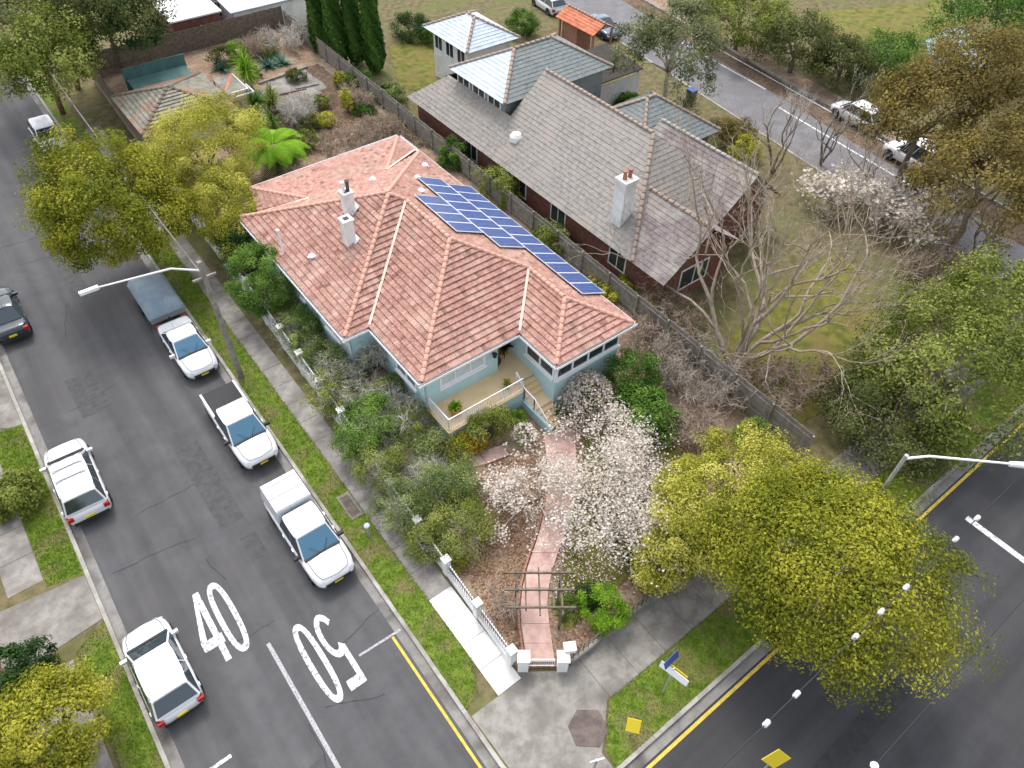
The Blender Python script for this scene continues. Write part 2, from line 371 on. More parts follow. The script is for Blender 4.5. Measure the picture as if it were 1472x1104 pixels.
# kerbs, in lengths
def kerb_run(a, b, w=.16, h=.13, step=2.4, side=1):
    a = Vector(a); b = Vector(b); d = b - a; L = d.length; d /= L; n = Vector((-d.y, d.x, 0)) * side
    k = 0.0; mb = MB(); 
    while k < L:
        e = min(L, k + step - .012); p = a + d * k; q = a + d * e
        mb.prism([(p.x, p.y), (q.x, q.y), (q.x + n.x * w, q.y + n.y * w), (p.x + n.x * w, p.y + n.y * w)] if side > 0 else
                 [(p.x + n.x * w, p.y + n.y * w), (q.x + n.x * w, q.y + n.y * w), (q.x, q.y), (p.x, p.y)], -.05, h)
        k += step
    return structure(mb.build('kerb', 'kerb'))
kerb_run((KR, KF + 2.76, 0), (KR, 130, 0), side=-1); kerb_run((KL, KF + .3, 0), (KL, 130, 0), side=1)
kerb_run((KR + 2.76, KF, 0), (s2x(3.2) - 1, KF, 0), side=1)
kerb_run((s2x(6), 6, 0), (s2x(120), 120, 0), side=1); kerb_run((s2x(6, 8), 6, 0), (s2x(120, 8), 120, 0), side=-1)
o = MB(); c0 = arc(KR + 2.76, KF + 2.76, 2.76, 180, 270); c1 = arc(KR + 2.76, KF + 2.76, 2.6, 180, 270)
for i in range(8): o.prism([c0[i], c0[i + 1], c1[i + 1], c1[i]], -.05, .13)
structure(o.build('kerb', 'kerb'))
# concrete gutters beside the kerbs
flat('gutter_strip', [(KR - .38, 6), (KR, 6), (KR, 130), (KR - .38, 130)], .006, 'gutter')
flat('gutter_strip', [(KL, 3.6), (KL + .38, 3.6), (KL + .38, 130), (KL, 130)], .006, 'gutter')
flat('gutter_strip', [(7.5, KF - .38), (44, KF - .38), (44, KF), (7.5, KF)], .006, 'gutter')
# footpaths and verges round the corner
def pave(name, x0, y0, x1, y1, top, mt, n, axis, parent_kind=True):
    root = bpy.data.objects.new(name, None); COL.objects.link(root); structure(root)
    for i in range(n):
        mb = MB()
        if axis == 'y':
            a = y0 + (y1 - y0) * i / n; b = y0 + (y1 - y0) * (i + 1) / n - .018; mb.box(x0, a, .05, x1, b, top + .004 * ((i * 7) % 3))
        else:
            a = x0 + (x1 - x0) * i / n; b = x0 + (x1 - x0) * (i + 1) / n - .018; mb.box(a, y0, .05, b, y1, top + .004 * ((i * 7) % 3))
        mb.build('slab', mt, root)
    return root
pave('footpath', 6.2, 12.85, 7.3, 60, .112, 'concrete_path', 32, 'y')
pave('footpath', 6.2, 8.0, 7.3, 12.85, .122, 'fresh_concrete', 4, 'y')
pave('footpath', 9.6, 5.35, 44, 7.2, .112, 'concrete', 23, 'x')
flat('corner_pavement', [(4.95, 8.0), (5.0, 5.6), (5.7, 4.2), (7.5, 3.42), (8.0, 3.42), (8.0, 4.1), (9.58, 5.5), (9.58, 7.2), (8.7, 7.3), (7.3, 8.3), (7.3, 7.98)], .108, 'concrete')
flat('verge', [(4.92, 8.3), (5.6, 8.6), (6.18, 9.8), (6.18, 75), (4.92, 75)], .114, 'grass')
flat('verge', [(8.1, 3.42), (44, 3.42), (44, 5.32), (9.5, 5.32), (8.2, 4.1)], .114, 'grass')
flat('verge', [(-6.0, 3.6), (-4.78, 3.6), (-4.78, 20.0), (-6.0, 19.2)], .114, 'grass')
flat('verge', [(-6.2, 22.9), (-4.78, 22.6), (-4.78, 32.6), (-6.2, 33.4)], .114, 'grass')
flat('driveway', [(-11, 19.4), (-4.78, 20.1), (-4.78, 22.5), (-11, 23.2)], .118, 'concrete')
flat('driveway', [(-11, 33.6), (-4.78, 32.7), (-4.78, 38.5), (-11, 39)], .118, 'concrete')
pave('footpath', -7.6, 3.6, -6.22, 19.1, .112, 'concrete_path', 9, 'y')
pave('footpath', -7.6, 23.3, -6.22, 33.3, .112, 'concrete_path', 6, 'y')
flat('paved_yard', [(-16, 4), (-7.7, 4), (-7.7, 19.2), (-16, 19.2)], .112, 'concrete')
flat('neighbour_lawn', [tuple(P(*p, 0)[:2]) for p in ((560, 70), (612, 40), (640, 60), (645, 110), (610, 135), (575, 128))], .128, 'lawn')
flat('neighbour_lawn', [tuple(P(*p, 0)[:2]) for p in ((1000, 560), (1090, 430), (1210, 360), (1290, 440), (1250, 560), (1130, 620))], .128, 'lawn')
flat('far_lawn', [tuple(P(*p, 0)[:2]) for p in ((1170, 20), (1360, 0), (1370, 30), (1330, 60), (1200, 70))], .128, 'lawn')
flat('pool_water', [tuple(P(*p, 0)[:2]) for p in ((1330, 60), (1380, 35), (1420, 80), (1400, 125), (1340, 110))], .132, 'water')
flat('far_footpath', [(s2x(20, 8.2), 20), (s2x(20, 10), 20), (s2x(90, 10), 90), (s2x(90, 8.2), 90)], .124, 'mulch')

# pits and covers set into the pavement
def slab_thing(name, pts, z0, z1, mt, label, cat, group=None):
    return tag(MB().prism(pts, z0, z1).build(name, mt), label, cat, group)
def rot_rect(c, a, w, h):
    ca, sa = math.cos(a), math.sin(a)
    return [(c[0] + x * ca - y * sa, c[1] + x * sa + y * ca) for x, y in ((-w / 2, -h / 2), (w / 2, -h / 2), (w / 2, h / 2), (-w / 2, h / 2))]
pc = P(845, 1047, .1)
slab_thing('pit_cover', [(pc.x - .75, pc.y - .2), (pc.x - .1, pc.y - .75), (pc.x + .6, pc.y - .5), (pc.x + .75, pc.y + .25), (pc.x + .1, pc.y + .75), (pc.x - .55, pc.y + .5)], .09, .128, 'pit', 'brown six-sided pit cover set in the corner pavement', 'pit cover')
pc = P(503, 727, .1)
slab_thing('pit_surround', rot_rect(pc, 0, .62, 1.5), .09, .13, 'concrete', 'pale concrete collar round the pit cover in the side street verge', 'pit collar')
slab_thing('pit_cover', rot_rect(pc, 0, .42, 1.2), .1, .14, 'pit', 'brown rectangular pit cover in the grass verge beside the canopied ute', 'pit cover')

# ------------------------------------------------------------------ road markings
def mark(name, pts, mt, label, z=.009, group=None):
    n = len(pts)
    return tag(MB().prism(pts, z - .005, z).build(name, mt), label, 'road marking', group)
def strip(name, a, b, w, mt, label, z=.009, group=None):
    a = Vector((a[0], a[1])); b = Vector((b[0], b[1])); d = (b - a).normalized(); n = Vector((-d.y, d.x)) * (w / 2)
    return mark(name, [tuple(a - n), tuple(b - n), tuple(b + n), tuple(a + n)], mt, label, z, group)
strip('lane_line', (.16, 4.2), (.1, 15.2), .16, 'paint_worn', 'white centre line between the painted speed numerals', .009)
strip('edge_line', (4.2, 4.6), (4.2, 12.45), .11, 'paint_yellow', 'yellow no-stopping line along the side street gutter', .011)
strip('stop_line', (2.75, 12.58), (4.62, 12.52), .1, 'paint_worn', 'thin white cross line where the yellow side street line starts', .014)
strip('stop_line', (-4.1, 12.15), (-2.75, 12.15), .14, 'paint_white', 'short white cross line by the kerb near the small white hatchback')
strip('edge_line', (8.6, 2.72), (40, 2.72), .13, 'paint_yellow', 'yellow no-stopping line along the front street gutter', .011)
strip('stop_line', (28.3, 1.45), (28.3, -3.2), .3, 'paint_white', 'broad white line across the dark front street beyond the big street tree')
strip('lane_line', (s2x(34, 4) + 1.6, 34.5), (s2x(42, 4) + 1.5, 46), .16, 'paint_white', 'white lane line on the far street beside the gum tree', .012)
strip('lane_line', (s2x(19, 4) + .2, 16), (s2x(31, 4) + .4, 32), .16, 'paint_white', 'white lane line on the far street behind the blossom trees', .012)
strip('edge_line', (s2x(26, 7.2), 22), (s2x(44, 7.4), 46), .14, 'paint_white', 'pale edge line along the far side of the far street', .012)
def oval_ring(cx, cy, rx, ry, w, n=28):
    mb = MB(); v = []
    for i in range(n):
        t = 2 * math.pi * i / n
        c, s = math.cos(t), math.sin(t)
        ex = lambda k: math.copysign(abs(k) ** .8, k)
        v.append((cx + rx * ex(c), cy + ry * ex(s), .009)); v.append((cx + (rx - w) * ex(c), cy + (ry - w * 1.5) * ex(s), .009))
    mb.v = v; mb.f = [(2 * i, 2 * ((i + 1) % n), 2 * ((i + 1) % n) + 1, 2 * i + 1) for i in range(n)]
    return mb
def numeral(mbs, label, cx, cy, rz):
    t = thing('speed_numeral', label, 'road marking', (cx, cy, 0), rz)
    for nm, mb in mbs: mb.build(nm, 'paint_white', t)
Z9 = .009
def quadz(pts): return [(x, y, Z9) for x, y in pts]
four = MB()
four.add(quadz([(-.42, -.95), (.42, -.95), (.42, -.5), (-.42, -.5)]), [(0, 1, 2, 3)])                       # bar
four.add(quadz([(.1, -1.75), (.34, -1.75), (.34, -.95), (.1, -.95)]), [(0, 1, 2, 3)])                        # foot of the stem
four.add(quadz([(.1, -.5), (.34, -.5), (.34, 1.75), (.1, 1.75)]), [(0, 1, 2, 3)])                            # stem
four.add(quadz([(-.42, -.5), (-.17, -.5), (.1, 1.05), (.1, 1.75)]), [(0, 1, 2, 3)])                          # diagonal
numeral([('digit_four', MB().add([(x - .42, y, z) for x, y, z in four.v], four.f)), ('digit_zero', oval_ring(.48, 0, .4, 1.8, .21))],
        'white painted numeral 40 on the side street by the small white hatchback', -1.2, 17.25, 0)
five = MB()
five.add(quadz([(-.34, 1.35), (.36, 1.35), (.36, 1.8), (-.34, 1.8)]), [(0, 1, 2, 3)])
five.add(quadz([(-.34, -.02), (-.13, -.02), (-.13, 1.35), (-.34, 1.35)]), [(0, 1, 2, 3)])
pts = []; n = 14
for i in range(n + 1):
    a = math.radians(142 - 290 * i / n)
    pts.append((.4 * math.cos(a), -.68 + 1.08 * math.sin(a))); 
inn = []
for i in range(n + 1):
    a = math.radians(142 - 290 * i / n)
    inn.append((.2 * math.cos(a), -.68 + .74 * math.sin(a)))
b = len(five.v); five.v += [(x, y, Z9 + .0015) for x, y in pts] + [(x, y, Z9 + .0015) for x, y in inn]
five.f += [(b + i + 1, b + i, b + n + 1 + i, b + n + 2 + i) for i in range(n)]
numeral([('digit_five', MB().add([(x - .44, y, z) for x, y, z in five.v], five.f)), ('digit_zero', oval_ring(.44, 0, .38, 1.9, .21))],
        'white painted numeral 50 on the side street beside the canopied ute', 1.75, 13.35, math.pi)

# repairs and cracks in the asphalt
rp_rng = random.Random(5)
M['patch'] = mat('patch', (.07, .069, .071), (.094, .092, .094), 3.0, .92, .3, 60)
M['patch_dark'] = mat('patch_dark', (.034, .034, .036), (.046, .046, .048), 3.0, .92, .3, 60)
M['crack_seal'] = mat('crack_seal', (.035, .035, .037), rough=.6)
for (x, y, w_, h_, mt_) in ((1.2, 24, 1.1, 5.5, 'patch'), (-1.6, 33, 1.4, 3.2, 'patch'), (.4, 45, .9, 8, 'patch'), (-1.0, 9.5, 1.6, 1.2, 'patch'), (1.5, 19.5, .7, 1.6, 'patch'), (16, -1.2, 6, .8, 'patch_dark'), (25, .9, 3, 1.2, 'patch_dark')):
    flat('asphalt_patch', rot_rect((x, y), rp_rng.uniform(-.03, .03), w_, h_), .0035 if mt_ == 'patch_dark' else .002, mt_)
def crack(x, y, ang, L, z):
    pts = []; a = ang
    for i in range(int(L / .25)):
        pts.append((x, y)); a += rp_rng.uniform(-.35, .35); a += (ang - a) * .3; x += .25 * math.cos(a); y += .25 * math.sin(a)
    mb = MB()
    for (x0, y0), (x1, y1) in zip(pts[:-1], pts[1:]):
        d = Vector((x1 - x0, y1 - y0)).normalized(); n = Vector((-d.y, d.x)) * rp_rng.uniform(.008, .018); mb.add([(x0 - n.x, y0 - n.y, z), (x1 - n.x, y1 - n.y, z), (x1 + n.x, y1 + n.y, z), (x0 + n.x, y0 + n.y, z)], [(0, 1, 2, 3)])
    structure(mb.build('crack_seal', 'crack_seal'))
for i in range(16): crack(rp_rng.uniform(-3.2, 3.0), 8 + i * 2.7, rp_rng.choice((0.1, 1.57, 1.4, 3.0)), rp_rng.uniform(1.5, 5), .0045 + .0001 * i)
for i in range(7): crack(12 + i * 3, rp_rng.uniform(-3, 2), rp_rng.choice((0.05, 1.5)), rp_rng.uniform(2, 5), .0055 + .0001 * i)

# ------------------------------------------------------------------ the lot
def lot_mesh():
    ys = [7.3 + .55 * i for i in range(110)]; ys = [y for y in ys if y < 67.3]; nx = 36
    mb = MB()
    for y in ys:
        a, b = lotL(y), lotR(y)
        for i in range(nx + 1):
            x = a + (b - a) * i / nx; mb.v.append((x, y, hl(x, y) + random.uniform(-.015, .015)))
    for j in range(len(ys) - 1):
        for i in range(nx):
            k = j * (nx + 1) + i; mb.f.append((k, k + 1, k + nx + 2, k + nx + 1))
    # skirt
    rim = [j * (nx + 1) for j in range(len(ys))] + [(len(ys) - 1) * (nx + 1) + i for i in range(1, nx + 1)] + \
          [j * (nx + 1) + nx for j in range(len(ys) - 2, -1, -1)] + [i for i in range(nx - 1, 0, -1)]
    b = len(mb.v); mb.v += [(mb.v[i][0], mb.v[i][1], 0.0) for i in rim]; n = len(rim)
    mb.f += [(rim[i], rim[(i + 1) % n], b + (i + 1) % n, b + i) for i in range(n)]
    return mb
structure(lot_mesh().build('garden_ground', 'mulch', smooth=False))
def inside(p, poly):
    x, y = p; r = False; n = len(poly)
    for i in range(n):
        x1, y1 = poly[i]; x2, y2 = poly[(i + 1) % n]
        if (y1 > y) != (y2 > y) and x < (x2 - x1) * (y - y1) / (y2 - y1) + x1: r = not r
    return r
def sheet(name, poly, mt, zoff, cell=.22, jit=.06):
    xs = [p[0] for p in poly]; ys = [p[1] for p in poly]; mb = MB(); ids = {}
    nx = int((max(xs) - min(xs)) / cell) + 1; ny = int((max(ys) - min(ys)) / cell) + 1
    def vid(i, j):
        if (i, j) not in ids:
            x = min(xs) + i * cell; y = min(ys) + j * cell
            x += random.uniform(-jit, jit); y += random.uniform(-jit, jit)
            ids[(i, j)] = len(mb.v); mb.v.append((x, y, hl(x, y) + zoff))
        return ids[(i, j)]
    for i in range(nx):
        for j in range(ny):
            if inside((min(xs) + (i + .5) * cell, min(ys) + (j + .5) * cell), poly):
                mb.f.append((vid(i, j), vid(i + 1, j), vid(i + 1, j + 1), vid(i, j + 1)))
    return structure(mb.build(name, mt))
def pxpoly(pts, z): return [tuple(P(x, y, z)[:2]) for x, y in pts]
LAWN = pxpoly([(792, 868), (812, 800), (830, 700), (840, 625), (905, 615), (985, 650), (1000, 700), (950, 770), (900, 830), (850, 880), (812, 905)], .28)
sheet('lawn', LAWN, 'lawn', .03)
sheet('rear_yard', pxpoly([(372, 165), (395, 118), (455, 92), (480, 110), (560, 175), (470, 205), (420, 230), (380, 240)], .75), 'soil', .03, .4, .12)
sheet('rear_paving', pxpoly([(365, 135), (400, 110), (440, 100), (470, 125), (430, 150), (400, 160)], .75), 'concrete', .05, .4, .1)

# pink slab path to the front door, each slab its own piece
path = bpy.data.objects.new('garden_path', None); COL.objects.link(path); structure(path)
PL = [(757, 952), (753, 925), (749, 897), (748, 870), (751, 845), (757, 820), (765, 795), (775, 766), (782, 738), (786, 708), (787, 680), (785, 652), (781, 622)]
PR = [(798, 952), (794, 925), (790, 897), (787, 870), (789, 845), (794, 820), (802, 795), (813, 766), (821, 738), (827, 708), (830, 680), (828, 650), (826, 616)]
pl = [P(x, y, .3) for x, y in PL]; pr_ = [P(x, y, .3) for x, y in PR]
def slab(a, b, c, d, z, mt, parent, gap=.012, name='slab', th=.07):
    ctr = (a + b + c + d) / 4; q = [p + (ctr - p) * (gap / max(.2, (p - ctr).length)) for p in (a, b, c, d)]
    MB().prism([(p.x, p.y) for p in q], z - th, z + random.uniform(-.006, .006)).build(name, mt, parent)
for i in range(len(pl) - 1):
    slab(pl[i], pr_[i], pr_[i + 1], pl[i + 1], .335, 'pink_concrete', path)
# brick edging on both sides of the path
def edging(line, off, name):
    root = bpy.data.objects.new(name, None); COL.objects.link(root); structure(root)
    for i in range(len(line) - 1):
        a, b = line[i], line[i + 1]; d = (b - a); L = d.length; d.normalize(); n = Vector((-d.y, d.x, 0)) * off
        k = max(1, int(L / .26))
        for j in range(k):
            p = a + d * (L * j / k) + n; q = a + d * (L * (j + 1) / k - .012) + n
            mb = MB().beam((p.x, p.y, .34), (q.x, q.y, .34 + random.uniform(-.01, .01)), .09, .12); mb.build('brick', 'brick', root)
edging(pl[:9], .09, 'path_edging')
side = bpy.data.objects.new('side_path', None); COL.objects.link(side); structure(side)
bp = [P(x, y, .3) for x, y in ((722, 640), (688, 650), (652, 658), (648, 640))]
bq = [P(x, y, .3) for x, y in ((733, 654), (700, 667), (660, 678), (634, 668))]
for i in range(2): slab(bp[i], bq[i], bq[i + 1], bp[i + 1], .33, 'pink_concrete', side)
yy = 17.2
while yy < 33:
    for xx in (9.95, 10.58):
        if yy > 24.2: xx -= 1.25
        a, b, c, d = Vector((xx, yy, 0)), Vector((xx + .62, yy, 0)), Vector((xx + .62, yy + .62, 0)), Vector((xx, yy + .62, 0))
        slab(a, b, c, d, hl(xx, yy + .3) + .06, 'pink_concrete', side, .008)
    yy += .63

# ================================================================== main house
house = thing('house', 'pale blue bungalow with a terracotta tiled hip roof and tan front terrace', 'house', (15.5, 28, .2))
HO = Vector((15.5, 28, .2))
def hp(mb, name, mt, parent=None, smooth=False):
    """part of the house, mesh given in world coordinates"""
    mb.v = [(x - HO.x, y - HO.y, z - HO.z) for x, y, z in mb.v]
    return mb.build(name, mt, parent or house, smooth)
ZE, TS, TF, TB = 4.0, .48, .54, .43
xl, xL, xr, yF, yW, xW, yN, yR = 10.87, 9.5, 21.5, 20.19, 17.37, 16.55, 24.85, 37.0
hw = (xr - xl) / 2; zr1 = ZE + hw * TS; r1x = xl + hw
h2 = (xr - xW) / 2; zw = ZE + h2 * TS; wx = xW + h2
h3 = (xr - xL) / 2; za = ZE + h3 * TS; ax = xL + h3
vy = yN + (zr1 - ZE) / TF; ay = yN + (za - ZE) / TF; ry = yR - (za - ZE) / TB
V_ = lambda x, y, z: Vector((x, y, z))
FLc, INc, WFc, WRc = V_(xl, yF, ZE), V_(xW, yF, ZE), V_(xW, yW, ZE), V_(xr, yW, ZE)
HM = V_(wx, yF + h2, zw); WT = V_(wx, yW + h2, zw); R1 = V_(r1x, yF + hw, zr1)
NT, LF, RL, RR = V_(xl, yN, ZE), V_(xL, yN, ZE), V_(xL, yR, ZE), V_(xr, yR, ZE)
VT, AP, AB = V_(r1x, vy, zr1), V_(ax, ay, za), V_(ax, ry, za)
# lower rear roof
nB = (0, TB, 1); dB = ZE + yR * TB
yb_ = 35.2; pL = V_(13.1, yb_, ZE + (yR - yb_) * TB); pR = V_(18.15, yb_, ZE + (yR - yb_) * TB)
BL, BR = V_(11.2, 39.4, ZE - .02), V_(xr - .1, 39.4, ZE - .02)
TL2, TR2 = V_(10.6, 37.0, ZE - .01), V_(xr - .1, 37.3, ZE - .01)

CAPS = {}
def tile_plane(poly, ea, eb, mt, expo=.31, tw=.235, parent=None, name='tile_course', off=HO, flatp=False, joined=False, base='under', basename='roof_plane'):
    """a roof plane: a base sheet and its courses of tiles as real, stepped, ribbed strips"""
    ea = Vector(ea); eb = Vector(eb); u = (eb - ea).normalized()
    nr = Vector((0, 0, 0))
    for i in range(len(poly)): nr += (poly[i] - poly[0]).cross(poly[(i + 1) % len(poly)] - poly[0])
    nr.normalize()
    if nr.z < 0: nr = -nr
    v = nr.cross(u)
    if v.z < 0: v = -v
    q = [((p - ea).dot(u), (p - ea).dot(v)) for p in poly]
    bmb = MB(); pp = [p - off - nr * .012 for p in poly]
    n_ = Vector((0, 0, 0))
    for i in range(len(pp)): n_ += (pp[i] - pp[0]).cross(pp[(i + 1) % len(pp)] - pp[0])
    if n_.z < 0: pp = pp[::-1]
    bmb.poly(pp, .06)
    root = bmb.build(basename, base, parent)
    umin, umax = min(a for a, b in q), max(a for a, b in q); vmax = max(b for a, b in q)
    def rng_v(uu):
        lo, hi = None, None; n = len(q)
        for i in range(n):
            (a, b), (c, d) = q[i], q[(i + 1) % n]
            if abs(c - a) < 1e-9:
                if abs(uu - a) < 1e-6: cand = (b, d)
                else: continue
            elif min(a, c) - 1e-9 <= uu <= max(a, c) + 1e-9: cand = (b + (d - b) * (uu - a) / (c - a),)
            else: continue
            for w in cand:
                lo = w if lo is None else min(lo, w); hi = w if hi is None else max(hi, w)
        return lo, hi
    prof = (0, .03, .004, .03) if not flatp else (0.0, .006)
    du = tw / len(prof)
    allmb = MB()
    for k in range(int(vmax / expo) + 1):
        v0, v1 = k * expo - (.03 if k == 0 else 0), (k + 1) * expo
        mb = allmb if joined else MB()
        if not hasattr(mb, 't'): mb.t = []
        shift = (k % 2) * tw / 2 if flatp else 0.0
        i0 = int(math.floor((umin - shift) / du)); i1 = int(math.ceil((umax - shift) / du)); prev = None
        lift = random.uniform(.066, .082) if not flatp else random.uniform(.02, .03)
        tl = 0; tn = .5
        for i in range(i0, i1 + 1):
            uu = min(max(i * du + shift, umin + 1e-4), umax - 1e-4)
            lo, hi = rng_v(uu)
            if lo is None: prev = None; continue
            a, b = max(v0, lo - (.03 if k == 0 else 0)), min(v1 + .02, hi)
            if b - a < .012: prev = None; continue
            if i % len(prof) == 0: tl = random.uniform(-.006, .006); tn = random.random()
            hgt = prof[i % len(prof)] + tl
            frac = lambda vv: 1 - (vv - v0) / (v1 - v0)
            pb = ea + u * uu + v * a; pt = ea + u * uu + v * b
            B = pb + nr * (lift * max(0, frac(a)) + hgt + .006); T = pt + nr * (lift * max(0, frac(b)) + hgt * .8 + .003)
            Lw = pb - nr * .004
            idx = len(mb.v); mb.v += [tuple(Lw - off), tuple(B - off), tuple(T - off)]
            if prev is not None: mb.f += [(prev, idx, idx + 1, prev + 1), (prev + 1, idx + 1, idx + 2, prev + 2)]; mb.t += [tn, tn]
            prev = idx
        if not joined and mb.f: mb.build(name, mt, root)
    if joined and allmb.f: stuff(allmb.build('roof_tiles', mt, root))
    return root
def cap_mesh(r=.115, L=.38):
    mb = MB(); n = 6
    for y, rr, dz in ((0, r * 1.12, .012), (L, r * .96, 0)):
        for i in range(n + 1):
            t = math.pi * i / n; mb.v.append((rr * math.cos(t), y, rr * math.sin(t) * .8 + dz))
    for i in range(n): mb.f.append((i + 1, i, n + 1 + i, n + 2 + i))
    mb.f.append(tuple(range(n + 1)))
    return mb.mesh('ridge_cap')
def caps(a, b, mt, parent, off, me, L=.36, start=.05, lift=.03):
    a = Vector(a); b = Vector(b); d = b - a; T = d.length; d.normalize()
    if mt not in CAPS:
        CAPS[mt] = me.copy(); CAPS[mt].materials.clear()
    me = CAPS[mt]
    sd = d.cross(Vector((0, 0, 1))).normalized(); up = sd.cross(d)
    n = max(1, int(round((T - start) / L))); st = (T - start) / n
    for i in range(n):
        o = link('ridge_cap', me, mt, parent); p = a + d * (start + i * st) + up * lift - off
        jx = random.uniform(-.02, .02)
        mx = Matrix((sd, d, up)).transposed().to_4x4() @ Matrix.Rotation(jx, 4, 'Z'); mx.translation = p; o.matrix_local = mx

tile_plane([FLc, INc, HM, R1], FLc, INc, 'terracotta', parent=house)
tile_plane([WFc, INc, HM, WT], WFc, INc, 'terracotta', parent=house)
tile_plane([WFc, WRc, WT], WFc, WRc, 'terracotta_pink', parent=house)
tile_plane([WRc, RR, AB, AP, VT, R1, HM, WT], WRc, RR, 'terracotta', parent=house)
tile_plane([FLc, NT, VT, R1], FLc, NT, 'terracotta', parent=house)
tile_plane([LF, NT, VT, AP], LF, NT, 'terracotta', parent=house)
tile_plane([LF, AP, AB, RL], LF, RL, 'terracotta', parent=house)
tile_plane([RL, AB, RR, pR, pL], RL, RR, 'terracotta_pink', parent=house)
tile_plane([BL, BR, pR, pL], BL, BR, 'terracotta_pink', parent=house)
tile_plane([TL2, BL, pL], TL2, BL, 'terracotta', parent=house)
tile_plane([TR2, BR, pR], TR2, BR, 'terracotta', parent=house)
CAPM = cap_mesh()
for a, b in ((FLc, R1), (WFc, WT), (WRc, WT), (HM, R1), (LF, AP), (RL, AB), (RR, AB), (R1, VT), (VT, AP), (AP, AB), (WT, HM), (BL, pL), (BR, pR)):
    caps(a, b, 'tile_cap', house, HO, CAPM)
def flash(a, b, w=.13, lift=.115):
    hp(MB().beam(a + Vector((0, 0, lift)), b + Vector((0, 0, lift)), w, .02), 'valley_flashing', 'valley')
flash(INc, HM); flash(NT, VT); flash(TL2 + Vector((-.4, -.3, 0)), pL); flash(TR2, pR)
# gutters: an open channel along each eave, white outside
def gutter(a, b, out):
    a = Vector(a); b = Vector(b); out = Vector(out); d = (b - a).normalized()
    mb = MB(); g0, g1 = .05, .16
    e = out * g1
    mb.beam(a + e + Vector((0, 0, -.07)), b + e + Vector((0, 0, -.07)), .02, .13)
    mb.beam(a + out * .105 + Vector((0, 0, -.125)), b + out * .105 + Vector((0, 0, -.125)), .1, .015)
    hp(mb, 'gutter', 'metal_white')
    m2 = MB(); m2.beam(a - out * .02 + Vector((0, 0, -.12)), b - out * .02 + Vector((0, 0, -.12)), .03, .2); hp(m2, 'fascia', 'trim')
LEFT, FRONT, RIGHT, REAR = (-1, 0, 0), (0, -1, 0), (1, 0, 0), (0, 1, 0)
g = .17
gutter(V_(xl - g, yF, ZE), V_(xW - g, yF, ZE), FRONT); gutter(V_(xW, yW - g, ZE), V_(xW, yF - g, ZE), LEFT); gutter(V_(xW - g, yW, ZE), V_(xr + g, yW, ZE), FRONT)
gutter(V_(xr, yW, ZE), V_(xr, 39.5, ZE), RIGHT); gutter(V_(xl, yF, ZE), V_(xl, yN - g, ZE), LEFT); gutter(V_(xL - g, yN, ZE), V_(xl - g, yN, ZE), FRONT)
gutter(V_(xL, yN, ZE), V_(xL, yR, ZE), LEFT); gutter(V_(11.2, 39.42, ZE), V_(xr, 39.55, ZE), REAR)
# walls and soffit
OUT = [(11.27, 20.55), (15.5, 20.55), (15.5, 22.0), (16.9, 22.0), (16.9, 17.75), (21.1, 17.75), (21.1, 38.9), (11.6, 38.9), (11.6, 36.6), (9.9, 36.6), (9.9, 25.25), (11.27, 25.25)]
w = MB(); n = len(OUT)
w.v = [(x, y, 0.1) for x, y in OUT] + [(x, y, 3.9) for x, y in OUT]
w.f = [(i, (i + 1) % n, n + (i + 1) % n, n + i) for i in range(n)]
hp(w, 'wall', 'wall_blue')
EO = [(xl, yF), (xW, yF), (xW, yW), (xr, yW), (xr, 39.4), (11.2, 39.3), (10.8, yR), (xL, yR), (xL, yN), (xl, yN)]
s = MB(); s.add([(x, y, 3.86) for x, y in EO], [tuple(range(len(EO) - 1, -1, -1))]); hp(s, 'soffit', 'trim')

def window(cx0, z0, cx1, z1, plane, axis, sgn, parts=1, pane='glass', fr=.07, depth=.05, sill=True, sash=None):
    """a window on a wall: frame, panes, sill. axis 'y': wall y=plane facing -y (sgn -1)."""
    root = bpy.data.objects.new('window', None); COL.objects.link(root); root.parent = house
    def bx(a0, b0, a1, b1, d0, d1, nm, mt):
        lo, hi = sorted((plane + sgn * d0, plane + sgn * d1))
        mb = MB()
        if axis == 'y': mb.box(a0, lo, b0, a1, hi, b1)
        else: mb.box(lo, a0, b0, hi, a1, b1)
        return hp(mb, nm, mt, root)
    n = parts; wd = (cx1 - cx0) / n
    for i in range(n):
        a, b = cx0 + i * wd, cx0 + (i + 1) * wd
        bx(a + fr, z0 + fr, b - fr, z1 - fr, .004, .018, 'pane', pane)
        if sash:
            zz = z0 + fr + (z1 - z0 - 2 * fr) * sash; bx(a + fr, zz - .02, b - fr, zz + .02, .02, .04, 'glazing_bar', 'trim')
    fm = [(cx0, z0, cx1, z0 + fr), (cx0, z1 - fr, cx1, z1)] + [(cx0 + i * wd - (fr / 2 if 0 < i < n else (fr if i == n else 0)), z0 + fr, cx0 + i * wd + (fr / 2 if 0 < i < n else (0 if i == n else fr)), z1 - fr) for i in range(n + 1)]
    for f_ in fm: bx(*f_, .002, depth, 'frame', 'trim')
    if sill: bx(cx0 - .06, z0 - .12, cx1 + .06, z0 - .004, .0, .14, 'sill', 'trim')
    return root
window(12.05, 2.6, 14.7, 3.62, 20.55, 'y', -1, 3, 'glass_pale', .09)
window(17.85, 2.5, 20.0, 3.62, 16.9, 'x', -1, 2, 'glass', .08)
window(16.95, 2.5, 21.05, 3.62, 17.75, 'y', -1, 4, 'glass', .08)
window(26.4, 2.2, 28.0, 3.5, 9.9, 'x', -1, 2, 'glass', .08)
window(30.4, 2.2, 32.2, 3.5, 9.9, 'x', -1, 2, 'glass', .08)
window(21.4, 2.2, 23.2, 3.5, 11.27, 'x', -1, 2, 'glass', .08)
